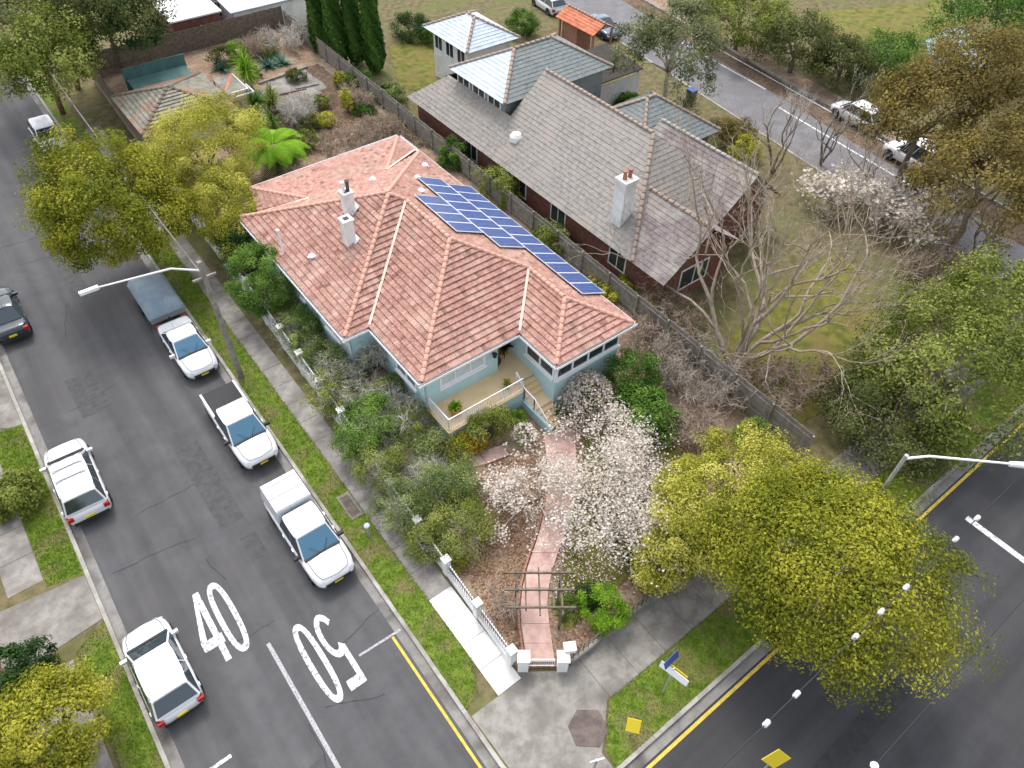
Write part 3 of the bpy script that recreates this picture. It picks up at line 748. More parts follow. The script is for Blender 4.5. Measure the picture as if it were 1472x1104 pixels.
hp(MB().box(16.8, 17.62, 2.3, 21.2, 17.748, 2.42), 'wall_ledge', 'wall_blue')
hp(MB().box(16.8, 17.62, 3.62, 16.898, 17.748, 3.86).box(16.82, 17.66, 2.42, 16.94, 17.74, 3.62), 'corner_post', 'trim')
d = hp(MB().box(15.62, 21.955, 1.62, 16.5, 21.997, 3.6), 'door', 'trim'); hp(MB().box(15.75, 21.93, 2.6, 16.36, 21.954, 3.45), 'door_pane', 'glass', d)
hp(MB().tube([(16.42, 21.93, 2.55), (16.42, 21.88, 2.55)], .03, 8), 'door_handle', 'metal_grey', d)
hp(MB().tube([(11.18, 20.44, .85), (11.18, 20.44, 3.8), (11.05, 20.3, 3.9)], .04, 8), 'downpipe', 'metal_grey')
hp(MB().tube([(9.82, 25.1, .85), (9.82, 25.1, 3.8), (9.65, 24.95, 3.9)], .04, 8), 'downpipe', 'metal_grey')
lampw = hp(MB().tube([(15.18, 20.54, 3.1), (15.18, 20.38, 3.16)], .03, 6), 'wall_lamp', 'iron_black')
hp(MB().lathe([(.05, -.16), (.1, -.12), (.1, .06), (.14, .08), (.02, .18)], 10, (15.18, 20.36, 3.08)), 'lamp_shade', 'iron_black', lampw)
# terrace, steps
TZ = 1.6
hp(MB().prism([(11.29, 18.74), (15.72, 18.74), (15.72, 19.36), (16.88, 19.36), (16.88, 21.98), (15.51, 21.98), (15.51, 20.54), (11.29, 20.54)], .1, TZ - .07), 'terrace_base', 'wall_blue')
hp(MB().prism([(11.22, 18.66), (15.78, 18.66), (15.78, 19.33), (16.895, 19.33), (16.895, 21.99), (15.505, 21.99), (15.505, 20.545), (11.22, 20.545)], TZ - .07, TZ), 'terrace_floor', 'tan_tile')
hp(MB().box(15.68, 16.55, .05, 15.82, 18.655, .84).box(15.68, 18.655, .05, 15.82, 19.34, 1.2), 'stair_wall', 'wall_blue')
for i in range(4):
    y1 = 19.33 - .228 * i; z = TZ - .175 * (i + 1)
    if i < 3: hp(MB().box(15.83, y1 - .25, z - .17, 16.895, y1 - .003, z), 'step', 'tan_tile')
hp(MB().box(15.83, 17.82, .7, 16.895, 18.64, .9), 'landing', 'tan_tile')
for i in range(4):
    hp(MB().box(15.83, 17.82 - .26 * (i + 1), .05, 16.895, 17.815 - .26 * i, .9 - .155 * (i + 1)), 'step', 'tan_tile')
def railing(pts, h=.85, gap=.11, name='railing'):
    pts = [Vector(p) for p in pts]
    root = bpy.data.objects.new(name, None); COL.objects.link(root); root.parent = house
    for a, b in zip(pts[:-1], pts[1:]):
        up = Vector((0, 0, h))
        hp(MB().beam(a + up, b + up, .045, .04), 'top_rail', 'metal_white', root)
        hp(MB().beam(a + Vector((0, 0, .1)), b + Vector((0, 0, .1)), .03, .025), 'bottom_rail', 'metal_white', root)
        n = max(1, int((b - a).length / gap)); mb = MB()
        for i in range(n + 1):
            p = a + (b - a) * (i / n); r = .022 if i in (0, n) else .011
            hp(MB().beam(p + Vector((0, 0, 0)), p + up, r * 2, r * 2, (1, 0, 0)), 'baluster', 'metal_white', root)
railing([(11.33, 20.45, TZ), (11.33, 18.78, TZ)]); railing([(11.33, 18.76, TZ), (15.7, 18.76, TZ)])
railing([(15.72, 19.3, TZ), (15.74, 18.64, .95), (15.74, 17.85, .9), (15.74, 16.8, .3)])
# chimneys and roof fittings
def on_left(px, py): return PPL(px, py, (-TS, 0, 1), ZE - xL * TS)
def chimney(c, w, h, flue):
    z0 = c.z - .5
    root = hp(MB().box(c.x - w / 2, c.y - w / 2, z0, c.x + w / 2, c.y + w / 2, c.z + h).box(c.x - w / 2 - .05, c.y - w / 2 - .05, c.z + h + .001, c.x + w / 2 + .05, c.y + w / 2 + .05, c.z + h + .1), 'chimney', 'render_white')
    hp(MB().box(c.x - .14, c.y - .14, c.z + h + .08, c.x + .14, c.y + .14, c.z + h + .115), 'flue_opening', 'iron_black', root)
    hp(MB().poly([(c.x - w * .85, c.y - w * .8, c.z - .36), (c.x + w * .75, c.y - w * .8, c.z + .36), (c.x + w * .75, c.y + w * .8, c.z + .36), (c.x - w * .85, c.y + w * .8, c.z - .36)], .03), 'flashing', 'metal_white', root)
    if flue:
        for dx in (-.12, .14):
            hp(MB().lathe([(.1, 0), (.09, .45), (.13, .47), (.13, .55), (.05, .6)], 10, (c.x + dx, c.y + .05, c.z + h + .1)), 'chimney_pot', 'pit' if dx > 0 else 'metal_white', root)
c1 = on_left(503, 349); chimney(c1, .52, 1.4, False)
c2 = on_left(500, 306) + Vector((.1, 0, .1)); chimney(c2, .54, 1.1, True)
def vent(p):
    root = hp(MB().lathe([(.13, -.1), (.12, .1), (.2, .12), (.2, .16), (.1, .26), (.02, .3)], 12, p), 'roof_vent', 'metal_white')
    hp(MB().box(p.x - .2, p.y - .2, p.z - .02, p.x + .2, p.y + .2, p.z + .055), 'vent_flashing', 'metal_grey', root)
vent(on_left(449, 371)); rp_ = lambda x, y: PPL(x, y, (TS, 0, 1), ZE + xr * TS)
vent(rp_(611, 240)); vent(rp_(606, 277)); vent(rp_(600, 258)); vent(PPL(547, 263, nB, dB) + Vector((0, .9, -.35))); vent(PPL(545, 241, nB, dB))
pp = on_left(408, 366); hp(MB().tube([pp, pp + Vector((0, 0, 1.5))], .06, 8).lathe([(.09, 0), (.1, .1), (.03, .14)], 8, pp + Vector((0, 0, 1.5))), 'vent_pipe', 'metal_white')

# solar panels: three strips along the right-hand slope
sv = Vector((-1, 0, TS)).normalized(); sn = Vector((TS, 0, 1)).normalized(); su = Vector((0, -1, 0))
def pv_proto():
    t = thing('solar_panel', 'blue solar panel in the array on the terracotta roof', 'solar panel', (0, 0, 0), 0, 'solar panels on the terracotta roof')
    W, L = .985, 1.835
    fm = MB(); fm.box(0, 0, 0, W, .035, .04); fm.box(0, L - .035, 0, W, L, .04); fm.box(0, .036, 0, .035, L - .036, .04); fm.box(W - .035, .036, 0, W, L - .036, .04)
    fm.build('frame', 'alu', t)
    MB().box(.036, .036, .012, W - .036, L - .036, .03).build('cell_sheet', 'pv_cell', t)
    ln = MB()
    for i in range(1, 6): x = .036 + (W - .072) * i / 6; ln.box(x - .006, .037, .0302, x + .006, L - .037, .032)
    for i in range(1, 10): y = .036 + (L - .072) * i / 10; ln.box(.037, y - .006, .0322, W - .037, y + .006, .034)
    ln.build('cell_lines', 'pv_line', t)
    for yy in (.3, L - .34): MB().box(.02, yy, -.1, W - .02, yy + .04, -.002).build('mounting_rail', 'metal_grey', t)
    return t
pv = pv_proto(); first = True
for x_hi, y_start, cnt in ((16.82, 29.95, 4), (18.49, 32.5, 8), (20.16, 31.9, 12)):
    for i in range(cnt):
        o = pv if first else copy_tree(pv); first = False
        y = y_start - i * 1.005
        base = Vector((x_hi, y, ZE + (xr - x_hi) * TS)) + sn * .17
        mx = Matrix((su, -sv, sn)).transposed().to_4x4(); mx.translation = base
        o.matrix_world = mx

# ================================================================== other buildings
def hip_planes(x0, y0, x1, y1, z, pitch, axis):
    """eave rectangle -> list of (poly, ea, eb), ridge ends"""
    if axis == 'y':
        h = (x1 - x0) / 2; zt = z + h * pitch; a = V_(x0 + h, y0 + h, zt); b = V_(x0 + h, y1 - h, zt)
        A, B, C, D = V_(x0, y0, z), V_(x1, y0, z), V_(x1, y1, z), V_(x0, y1, z)
        return [([A, B, a], A, B), ([B, C, b, a], B, C), ([C, D, b], D, C), ([D, A, a, b], A, D)], [(A, a), (B, a), (C, b), (D, b), (a, b)]
    h = (y1 - y0) / 2; zt = z + h * pitch; a = V_(x0 + h, y0 + h, zt); b = V_(x1 - h, y0 + h, zt)
    A, B, C, D = V_(x0, y0, z), V_(x1, y0, z), V_(x1, y1, z), V_(x0, y1, z)
    return [([A, B, b, a], A, B), ([B, C, b], B, C), ([C, D, a, b], D, C), ([D, A, a], A, D)], [(A, a), (D, a), (B, b), (C, b), (a, b)]
def gable_planes(x0, y0, x1, y1, z, pitch, axis):
    if axis == 'y':
        h = (x1 - x0) / 2; zt = z + h * pitch; a, b = V_(x0 + h, y0, zt), V_(x0 + h, y1, zt)
        A, B, C, D = V_(x0, y0, z), V_(x1, y0, z), V_(x1, y1, z), V_(x0, y1, z)
        return [([A, D, b, a], A, D), ([B, C, b, a], B, C)], [(a, b)]
    h = (y1 - y0) / 2; zt = z + h * pitch; a, b = V_(x0, y0 + h, zt), V_(x1, y0 + h, zt)
    A, B, C, D = V_(x0, y0, z), V_(x1, y0, z), V_(x1, y1, z), V_(x0, y1, z)
    return [([A, B, b, a], A, B), ([D, C, b, a], D, C)], [(a, b)]
def roofing(root, off, planes, ridges, mt, capmt='cap_faded', expo=.3, flatp=True, tw=.3, capL=.42):
    for poly, ea, eb in planes: tile_plane(poly, ea, eb, mt, expo, tw, parent=root, off=off, flatp=flatp, joined=True)
    for a, b in ridges: caps(a, b, capmt, root, off, CAPM, capL)
def wpart(mb, name, mt, root, off):
    mb.v = [(x - off.x, y - off.y, z - off.z) for x, y, z in mb.v]; return mb.build(name, mt, root)
def simple_window(root, off, axis, plane, sgn, a0, z0, a1, z1):
    def bx(p0, q0, p1, q1, d0, d1):
        lo, hi = sorted((plane + sgn * d0, plane + sgn * d1)); mb = MB()
        return mb.box(p0, lo, q0, p1, hi, q1) if axis == 'y' else mb.box(lo, p0, q0, hi, p1, q1)
    wroot = wpart(bx(a0, z0, a1, z1, .003, .03), 'window', 'glass', root, off)
    f = .08
    fm = bx(a0 - f, z0 - f, a1 + f, z0, .002, .06); fm.add(bx(a0 - f, z1, a1 + f, z1 + f, .002, .06).v, bx(0, 0, 1, 1, 0, 1).f)
    for p, q in ((a0 - f, a0), (a1, a1 + f), ((a0 + a1) / 2 - .03, (a0 + a1) / 2 + .03)): fm.add(bx(p, z0, q, z1, .002, .055).v, bx(0, 0, 1, 1, 0, 1).f)
    fr = MB(); fr.v, fr.f = fm.v, fm.f
    wpart(fr, 'frame', 'trim', wroot, off)

# old garage with mossy tiles at the back of the lot
GO = Vector((12, 55, .75)); gar = thing('garage', 'old garage with lichen-grey and terracotta tiled hip roof behind the yellow tree', 'garage', GO)
wpart(MB().box(9.0, 52.3, .6, 14.95, 58.0, 2.5), 'wall', 'render_white', gar, GO)
pl_, rd_ = hip_planes(8.6, 51.95, 15.3, 58.6, 2.5, .34, 'x')
roofing(gar, GO, pl_, rd_, 'mossy_tile', 'timber_dark', .32, False, .26)
wpart(MB().beam((15.36, 51.9, 2.44), (15.36, 58.65, 2.44), .1, .11), 'gutter', 'metal_white', gar, GO)
wpart(MB().beam((8.6, 51.88, 2.44), (15.4, 51.88, 2.44), .1, .11), 'gutter', 'metal_white', gar, GO)
# flat-roofed lean-to beside it
LO = Vector((16.6, 55.5, .75)); lean = thing('lean_to', 'small open lean-to with grey sheet roof and white rails beside the garage', 'shed', LO)
wpart(MB().box(15.75, 54.6, 2.3, 17.3, 57.4, 2.36), 'roof_sheet', 'concrete', lean, LO)
wpart(MB().beam((15.9, 55.2, 2.375), (17.2, 57.3, 2.375), .18, .02), 'roof_stripe', 'red_tile', lean, LO)
for a, b in (((17.34, 54.5, 2.34), (17.34, 57.5, 2.34)), ((15.7, 54.56, 2.34), (17.3, 54.56, 2.34)), ((17.6, 54.0, 2.2), (17.6, 55.6, 2.2)), ((16.2, 54.1, 2.2), (17.6, 54.1, 2.2))):
    wpart(MB().beam(a, b, .07, .07), 'rail', 'metal_white', lean, LO)
for x, y in ((15.8, 54.65), (17.25, 54.65), (17.25, 57.35), (15.8, 57.35)): wpart(MB().box(x - .04, y - .04, .6, x + .04, y + .04, 2.3), 'post', 'timber_grey', lean, LO)
dk = thing('deck', 'weathered grey timber deck in front of the lean-to', 'deck', (16.6, 53, .8))
for i in range(18):
    MB().box(-1.2 + .155 * i, -1.9, 0, -1.2 + .155 * i + .145, 1.2, .06).build('plank', 'timber_grey', dk)
# teal sheet fence and dark paling fence along the back
tf = thing('sheet_fence', 'teal metal sheet fence standing behind the garage', 'fence', (12.8, 61.4, .7))
for i in range(24):
    x = -2.4 + i * .2; MB().add([(x, 0, 0), (x + .06, -.03, 0), (x + .14, -.03, 0), (x + .2, 0, 0), (x, 0, 2.3), (x + .06, -.03, 2.3), (x + .14, -.03, 2.3), (x + .2, 0, 2.3)], [(0, 1, 5, 4), (1, 2, 6, 5), (2, 3, 7, 6)]).build('panel_rib', 'teal_sheet', tf)
MB().beam((-2.4, -.02, 2.32), (2.42, -.02, 2.32), .07, .05).build('capping', 'teal_sheet', tf)
MB().poly([(-2.3, -.3, 1.6), (2.2, -.3, 1.6), (2.2, -2.4, 1.3), (-2.3, -2.4, 1.3)][::-1], .03).build('sheet_roof', 'teal_sheet', tf)
def paling_fence(name, a, b, h, mt, label, zf=None, group=None, pw=.14):
    a = Vector((a[0], a[1], 0)); b = Vector((b[0], b[1], 0)); L = (b - a).length; d = (b - a) / L
    t = thing(name, label, 'fence', (a.x, a.y, 0), math.atan2(d.y, d.x), group)
    bay = 2.4; nb = int(math.ceil(L / bay))
    for i in range(nb):
        x0, x1 = i * bay, min(L, (i + 1) * bay); mid = a + d * ((x0 + x1) / 2); z = zf if zf is not None else hl(mid.x, mid.y)
        mb = MB(); x = x0
        while x < x1 - .02:
            mb.box(x, -.012, z - .05, min(x + pw - .012, x1), .012, z + h + random.uniform(-.03, .03)); x += pw
        mb.build('paling_bay', mt, t)
        r = MB(); r.beam((x0, .04, z + .4), (x1, .04, z + .4), .05, .08); r.beam((x0, .04, z + h - .3), (x1, .04, z + h - .3), .05, .08); r.build('rail', mt, t)
        MB().box(x0 - .05, .02, z - .3, x0 + .05, .12, z + h).build('post', mt, t)
    return t
paling_fence('paling_fence', (9.1, 66.8), (26.0, 66.9), 1.8, 'timber_dark', 'dark weathered paling fence along the back boundary')
paling_fence('paling_fence', (24.5, 8.0), (26.0, 66.7), 1.7, 'timber_grey', 'grey paling fence between the bungalow garden and the slate roofed house', .6)
paling_fence('paling_fence', (9.12, 66.6), (8.55, 48.5), 1.8, 'timber_dark', 'dark paling fence on the street side of the garage')

# white front fence along the side street: piers, plinth, iron pickets
def front_fence():
    t = thing('picket_fence', 'white rendered plinth fence with iron pickets along the side street', 'fence', (7.35, 8.6, .1))
    o = Vector((7.35, 8.6, .1)); y = 8.75
    while y < 48:
        y1 = y + 2.35; x0, x1 = lotL(y) + .03, lotL(y1) + .03; z = .35 + .5 * sstep(17.6, 20.2, y) ; h = .75
        wpart(MB().beam((x0, y, z / 2 + .05), (x1, y1, z / 2 + .05), .2, z), 'plinth', 'render_white', t, o)
        wpart(MB().box(x0 - .14, y - .14, .05, x0 + .14, y + .14, z + h + .12).box(x0 - .18, y - .18, z + h + .121, x0 + .18, y + .18, z + h + .19), 'pier', 'render_white', t, o)
        wpart(MB().beam((x0, y + .15, z + h), (x1, y1 - .15, z + h), .05, .05), 'rail', 'metal_white', t, o)
        wpart(MB().beam((x0, y + .15, z + .18), (x1, y1 - .15, z + .18), .04, .04), 'rail', 'metal_white', t, o)
        if y < 30:
            for i in range(14):
                f_ = (i + 1) / 15; xx = x0 + (x1 - x0) * f_; yy = y + .15 + (y1 - y - .3) * f_
                wpart(MB().box(xx - .012, yy - .012, z + .05, xx + .012, yy + .012, z + h + .1), 'picket', 'metal_white' if y > 13 else 'iron_black', t, o)
        else:
            wpart(MB().beam((x0, y + .15, z + .45), (x1, y1 - .15, z + .45), .03, .6), 'infill_panel', 'metal_white', t, o)
        y = y1
front_fence()
# gate between two white piers at the corner
gt = thing('garden_gate', 'low white iron gate between the two white piers at the path end', 'gate', (8.2, 7.85, .2), math.atan2(-.75, 1.0))
for z in (.1, .62, .7): MB().beam((-.5, 0, z), (.5, 0, z), .03, .03).build('rail', 'metal_white', gt)
for i in range(13): MB().box(-.48 + .08 * i - .008, -.008, .08, -.48 + .08 * i + .008, .008, .78).build('bar', 'metal_white', gt)
def pier(c, label):
    t = thing('gate_pier', label, 'pier', (c[0], c[1], 0), math.atan2(-.75, 1.0))
    MB().box(-.2, -.2, 0, .2, .2, 1.1).build('shaft', 'render_white', t); MB().box(-.25, -.25, 1.101, .25, .25, 1.17).add([(-.25, -.25, 1.171), (.25, -.25, 1.171), (.25, .25, 1.171), (-.25, .25, 1.171), (0, 0, 1.27)], [(0, 1, 4), (1, 2, 4), (2, 3, 4), (3, 0, 4)]).build('cap', 'render_white', t)
pier((7.62, 8.3), 'white rendered gate pier at the end of the picket fence'); pier((8.84, 7.38), 'white rendered gate pier next to the dark front railing')
ff = thing('front_railing', 'dark low iron railing on a stone plinth along the front street footpath', 'fence', (9.2, 7.3, .1))
for i in range(7):
    x = i * 2.15
    MB().box(x, -.1, 0, x + 2.13, .1, .3).build('plinth', 'concrete', ff)
    for z in (.55, .85): MB().beam((x, 0, z), (x + 2.15, 0, z), .04, .04).build('rail', 'timber_dark', ff)
    for k in range(8): MB().box(x + .13 + .26 * k - .011, -.011, .3, x + .13 + .26 * k + .011, .011, .9).build('bar', 'iron_black', ff)
# letter box
lb = thing('letter_box', 'small white letter box on a leaning post inside the front railing', 'letter box', P(812, 945, .3), math.radians(-30))
MB().beam((0, 0, 0), (.12, 0, .75), .06, .06).build('post', 'timber_grey', lb)
MB().prism([(-.1, -.17), (.34, -.17), (.34, .17), (-.1, .17)], .75, 1.02).beam((-.12, 0, 1.03), (.36, 0, 1.03), .38, .02).build('box', 'metal_white', lb)

# timber pergola over the path
pg = thing('pergola', 'open timber pergola of crossed beams standing over the pink path', 'pergola', (0, 0, 0))
pa, pb = P(738, 893, .3), P(806, 893, .3)          # front posts
ex = (pb - pa).normalized(); ey = Vector((-ex.y, ex.x, 0)); cpt = (pa + pb) / 2 + ey * .25
pg.location = (cpt.x, cpt.y, .3); pg.rotation_euler = (0, 0, math.atan2(ex.y, ex.x))
hwid, hd, ph = (pb - pa).length / 2 - .1, .55, 2.1
for x, y in ((-hwid, -hd), (hwid, -hd), (-hwid, hd), (hwid, hd)): MB().box(x - .05, y - .05, 0, x + .05, y + .05, ph).build('post', 'timber_dark', pg)
for x in (-hwid, 0, hwid * .62, hwid): MB().box(x - .03, -1.0, ph + .001 + .004 * abs(x), x + .03, 1.0, ph + .1).build('beam', 'timber_dark', pg)
MB().box(-hwid * .62 - .03, -.8, ph + .0, -hwid * .62 + .03, .8, ph + .1).build('beam', 'timber_dark', pg)
for y in (-.72, 0, .72): MB().box(-hwid - .5, y - .03, ph + .105, hwid + .5, y + .03, ph + .2).build('rafter', 'timber_dark', pg)

# ---------------------------------------------------------------- neighbour with slate coloured roofs
NO = Vector((31, 31, 0)); nb = thing('neighbour_house', 'large old house with grey slate-coloured gables beyond the side fence', 'house', NO)
wpart(MB().box(26.7, 20.0, .05, 32.2, 27, 2.72).box(26.7, 27.0, .05, 35.9, 45.6, 2.71), 'wall', 'brick_dark', nb, NO)
wpart(MB().box(32.9, 22.0, .05, 37.9, 30, 2.7), 'wall', 'brick_dark', nb, NO)
wpart(MB().box(28.4, 37.0, 2.4, 37.1, 42.6, 5.5), 'upper_wall', 'slate_green', nb, NO)
# main ridge x=31.2
main = [([V_(26.1, 22, 2.7), V_(26.1, 36.4, 2.7), V_(31.2, 36.4, 7.0), V_(31.2, 26.4, 7.0)], V_(26.1, 22, 2.7), V_(26.1, 36.4, 2.7)),
        ([V_(26.1, 36.4, 2.7), V_(26.1, 46, 2.7), V_(28.36, 43.7, 4.605), V_(28.36, 36.4, 4.605)], V_(26.1, 36.4, 2.7), V_(26.1, 46, 2.7)),
        ([V_(36.3, 22, 2.7), V_(36.3, 36.4, 2.7), V_(31.2, 36.4, 7.0), V_(31.2, 26.4, 7.0)], V_(36.3, 22, 2.7), V_(36.3, 36.4, 2.7)),
        ([V_(26.1, 46, 2.7), V_(36.3, 46, 2.7), V_(34, 43.7, 4.605), V_(28.36, 43.7, 4.605)], V_(26.1, 46, 2.7), V_(36.3, 46, 2.7)),
        ([V_(26.1, 22, 2.7), V_(36.3, 22, 2.7), V_(31.2, 26.4, 7.0)], V_(26.1, 22, 2.7), V_(36.3, 22, 2.7))]
roofing(nb, NO, main, [(V_(31.2, 26.4, 7.0), V_(31.2, 36.4, 7.0)), (V_(26.1, 22, 2.7), V_(31.2, 26.4, 7.0))], 'slate')
pl_, rd_ = gable_planes(26.1, 19.45, 32.7, 26.4, 2.7, .7, 'y'); roofing(nb, NO, pl_, rd_, 'slate_mauve')
wpart(MB().add([(26.6, 19.98, 2.7), (32.2, 19.98, 2.7), (29.4, 19.98, 4.75)], [(0, 1, 2)]), 'gable_wall', 'brick_dark', nb, NO)
pl_, rd_ = gable_planes(32.3, 21.4, 38.5, 29.5, 2.68, .82, 'y'); roofing(nb, NO, pl_, rd_, 'slate_mauve', 'kerb')
wpart(MB().add([(32.8, 21.95, 2.7), (38.0, 21.95, 2.7), (35.4, 21.95, 5.0)], [(0, 1, 2)]), 'gable_wall', 'brick_dark', nb, NO)
pl_, rd_ = hip_planes(33.5, 28.9, 41.2, 35.8, 2.9, .62, 'x'); roofing(nb, NO, pl_, rd_, 'slate_green')
wpart(MB().box(34, 29.4, .05, 40.7, 35.3, 2.9), 'wall', 'brick_dark', nb, NO)
pl_, rd_ = hip_planes(27.9, 36.5, 37.6, 43.0, 5.5, .52, 'x'); roofing(nb, NO, pl_[:3], rd_, 'slate_green'); roofing(nb, NO, pl_[3:], [], 'blue_iron')
for y0 in (37.6, 39.4, 41.2): simple_window(nb, NO, 'x', 28.4, -1, y0, 4.2, y0 + 1.3, 5.2)
for y0 in (23.0, 28.5, 32.5, 38.0): simple_window(nb, NO, 'x', 26.7, -1, y0, 1.0, y0 + 1.3, 2.3)
simple_window(nb, NO, 'y', 20.0, -1, 28.2, 1.0, 30.4, 2.3)
# sleepout at the back of the lot side
cb = PPL(893, 312, (-.843, 0, 1), 2.7 - 26.1 * .843)
ch = wpart(MB().box(cb.x - .45, cb.y - .4, cb.z - .8, cb.x + .45, cb.y + .4, cb.z + 2.4).box(cb.x - .52, cb.y - .47, cb.z + 2.401, cb.x + .52, cb.y + .47, cb.z + 2.6), 'chimney', 'render_white', nb, NO)
for dx in (-.2, .2): wpart(MB().lathe([(.14, 0), (.11, .4), (.15, .42), (.14, .5)], 10, (cb.x + dx, cb.y, cb.z + 2.6)), 'chimney_pot', 'brick', ch, NO)
sk = PPL(742, 198, (-.843, 0, 1), 2.7 - 26.1 * .843); wpart(MB().lathe([(.42, -.2), (.42, .12), (.3, .3), (.05, .36)], 14, sk), 'skylight_dome', 'metal_white', nb, NO)
# pavilion, carport and little tiled porch behind
VO = Vector((34.5, 49.8, 0)); pv2 = thing('garden_pavilion', 'two-storey white pavilion with pale blue-grey hipped roof behind the slate house', 'building', VO)
wpart(MB().box(32.6, 47.3, .05, 36.6, 52.3, 4.1), 'wall', 'render_white', pv2, VO)
pl_, rd_ = hip_planes(32.0, 46.7, 37.2, 52.9, 4.1, .5, 'y'); roofing(pv2, VO, pl_, rd_, 'blue_iron', 'cap_faded')
for y0 in (47.8, 49.4, 51.0): simple_window(pv2, VO, 'x', 32.6, -1, y0, 2.6, y0 + 1.0, 3.7)
CO = Vector((41, 41, 0)); cp = thing('carport', 'carport with black sheet roof and white slatted wall by the far street', 'carport', CO)
wpart(MB().poly([(38.6, 38.9, 2.95), (43.4, 38.9, 2.95), (43.9, 43.7, 3.1), (39.6, 43.7, 3.1)], .08), 'roof_sheet', 'black_roof', cp, CO)
for i in range(22): wpart(MB().box(38.8 + i * .205, 39.0, .05, 38.8 + i * .205 + .17, 39.05, 2.6), 'slat', 'metal_white', cp, CO)
for x, y in ((38.9, 39.2), (43.2, 39.2), (43.6, 43.4), (39.8, 43.4)): wpart(MB().box(x - .07, y - .07, .05, x + .07, y + .07, 2.9), 'post', 'metal_white', cp, CO)
TO = Vector((46.3, 48.7, 0)); tp = thing('tiled_porch', 'small porch with orange terracotta roof behind the black carport', 'porch', TO)
pl_, rd_ = gable_planes(44.7, 46.2, 47.4, 51.2, 2.6, .5, 'y'); roofing(tp, TO, pl_, rd_, 'red_tile')
for x, y in ((45, 46.5), (47.1, 46.5), (47.1, 50.9), (45, 50.9)): wpart(MB().box(x - .08, y - .08, .05, x + .08, y + .08, 2.6), 'post', 'brick', tp, TO)
wpart(MB().box(45.2, 48.8, .05, 46.9, 50.8, 2.55), 'wall', 'brick', tp, TO)
# buildings past the back fence
def far_house(name, label, x0, y0, x1, y1, z, pitch, axis, wm, rm, cm='tile_cap', tiles=True):
    off = Vector(((x0 + x1) / 2, (y0 + y1) / 2, 0)); t = thing(name, label, 'building', off)
    wpart(MB().box(x0 + .4, y0 + .4, .05, x1 - .4, y1 - .4, z), 'wall', wm, t, off)
    p_, r_ = hip_planes(x0, y0, x1, y1, z, pitch, axis)
    roofing(t, off, p_, r_, rm, cm)
    k = x0 + 1.2
    while k < x1 - 2: simple_window(t, off, 'y', y0 + .4, -1, k, 1.0, k + 1.1, 2.2); k += 2.6
    return t
far_house('far_house', 'house with orange-red tiled roof past the back fence', 20.2, 71.4, 33, 82, 3.6, .5, 'x', 'render_white', 'red_tile')
fs = thing('white_shed', 'low building with flat white metal roof past the back fence', 'shed', (18.6, 70.9, 0))
MB().poly([(-2.2, -3.4, 3.1), (2.3, -3.4, 3.1), (2.3, 5, 3.4), (-2.2, 5, 3.4)], .12).build('roof_sheet', 'metal_white', fs); MB().box(-2.0, -3.1, 0, 2.1, 4.7, 2.95).build('wall', 'brick_dark', fs)
MB().box(-1.5, -3.15, .9, .6, -3.11, 2.1).build('window', 'glass', fs)
fs = thing('grey_shed', 'long low shed with pale grey metal roof below the orange-red roof', 'shed', (24.6, 69.2, 0))
MB().poly([(-3.0, -1.7, 2.7), (4.5, -1.7, 2.7), (4.5, 1.9, 3.0), (-3.0, 1.9, 3.0)], .1).build('roof_sheet', 'blue_iron', fs); MB().box(-2.7, -1.5, 0, 4.2, 1.7, 2.5).build('wall', 'render_white', fs)
MB().box(-2.0, -1.56, .1, -.8, -1.51, 2.0).build('door', 'timber_grey', fs)
# garden wall and corner of a house across the side street
lw = thing('garden_wall', 'low orange brick garden wall across the side street', 'wall', (-8.6, 20, 0))
for i in range(11):
    MB().box(-.12, -3.1 + i * .6, .05, .12, -3.1 + i * .6 + .585, .85).build('wall_bay', 'brick', lw)
MB().box(-.17, -3.15, .851, .17, 3.5, .92).build('coping', 'concrete', lw)
lh = far_house('street_house', 'dark brick house with brown tiled roof across the side street', -22, 23, -10.5, 36, 3.2, .5, 'y', 'brick_dark', 'slate_mauve')

# ================================================================== vehicles
def mirror(pts): return [(-x, y, z) for x, y, z in pts]
def loft(stations, mt_name, name, parent, mt, half):
    """stations: (y, halfwidth, ztop, zbot, crown)"""
    mb = MB(); n = 0
    for (y, w, zt, zb, cr) in stations:
        pr = [(0, zt + cr), (w * .45, zt + cr * .85), (w * .8, zt + cr * .35), (w * .95, zt - .03), (w, zt - .12), (w * 1.01, (zt + zb) * .52), (w * .985, zb + .1), (w * .9, zb), (0, zb)]
        row = [(x, y, z) for x, z in pr] + [(-x, y, z) for x, z in pr[-2:0:-1]]
        n = len(row); mb.v += row
    for i in range(len(stations) - 1):
        for j in range(n): mb.f.append((i * n + j, (i + 1) * n + j, (i + 1) * n + (j + 1) % n, i * n + (j + 1) % n))
    mb.f.append(tuple(range(n))); k = (len(stations) - 1) * n; mb.f.append(tuple(k + j for j in range(n - 1, -1, -1)))
    return mb.build(name, mt, parent, True)
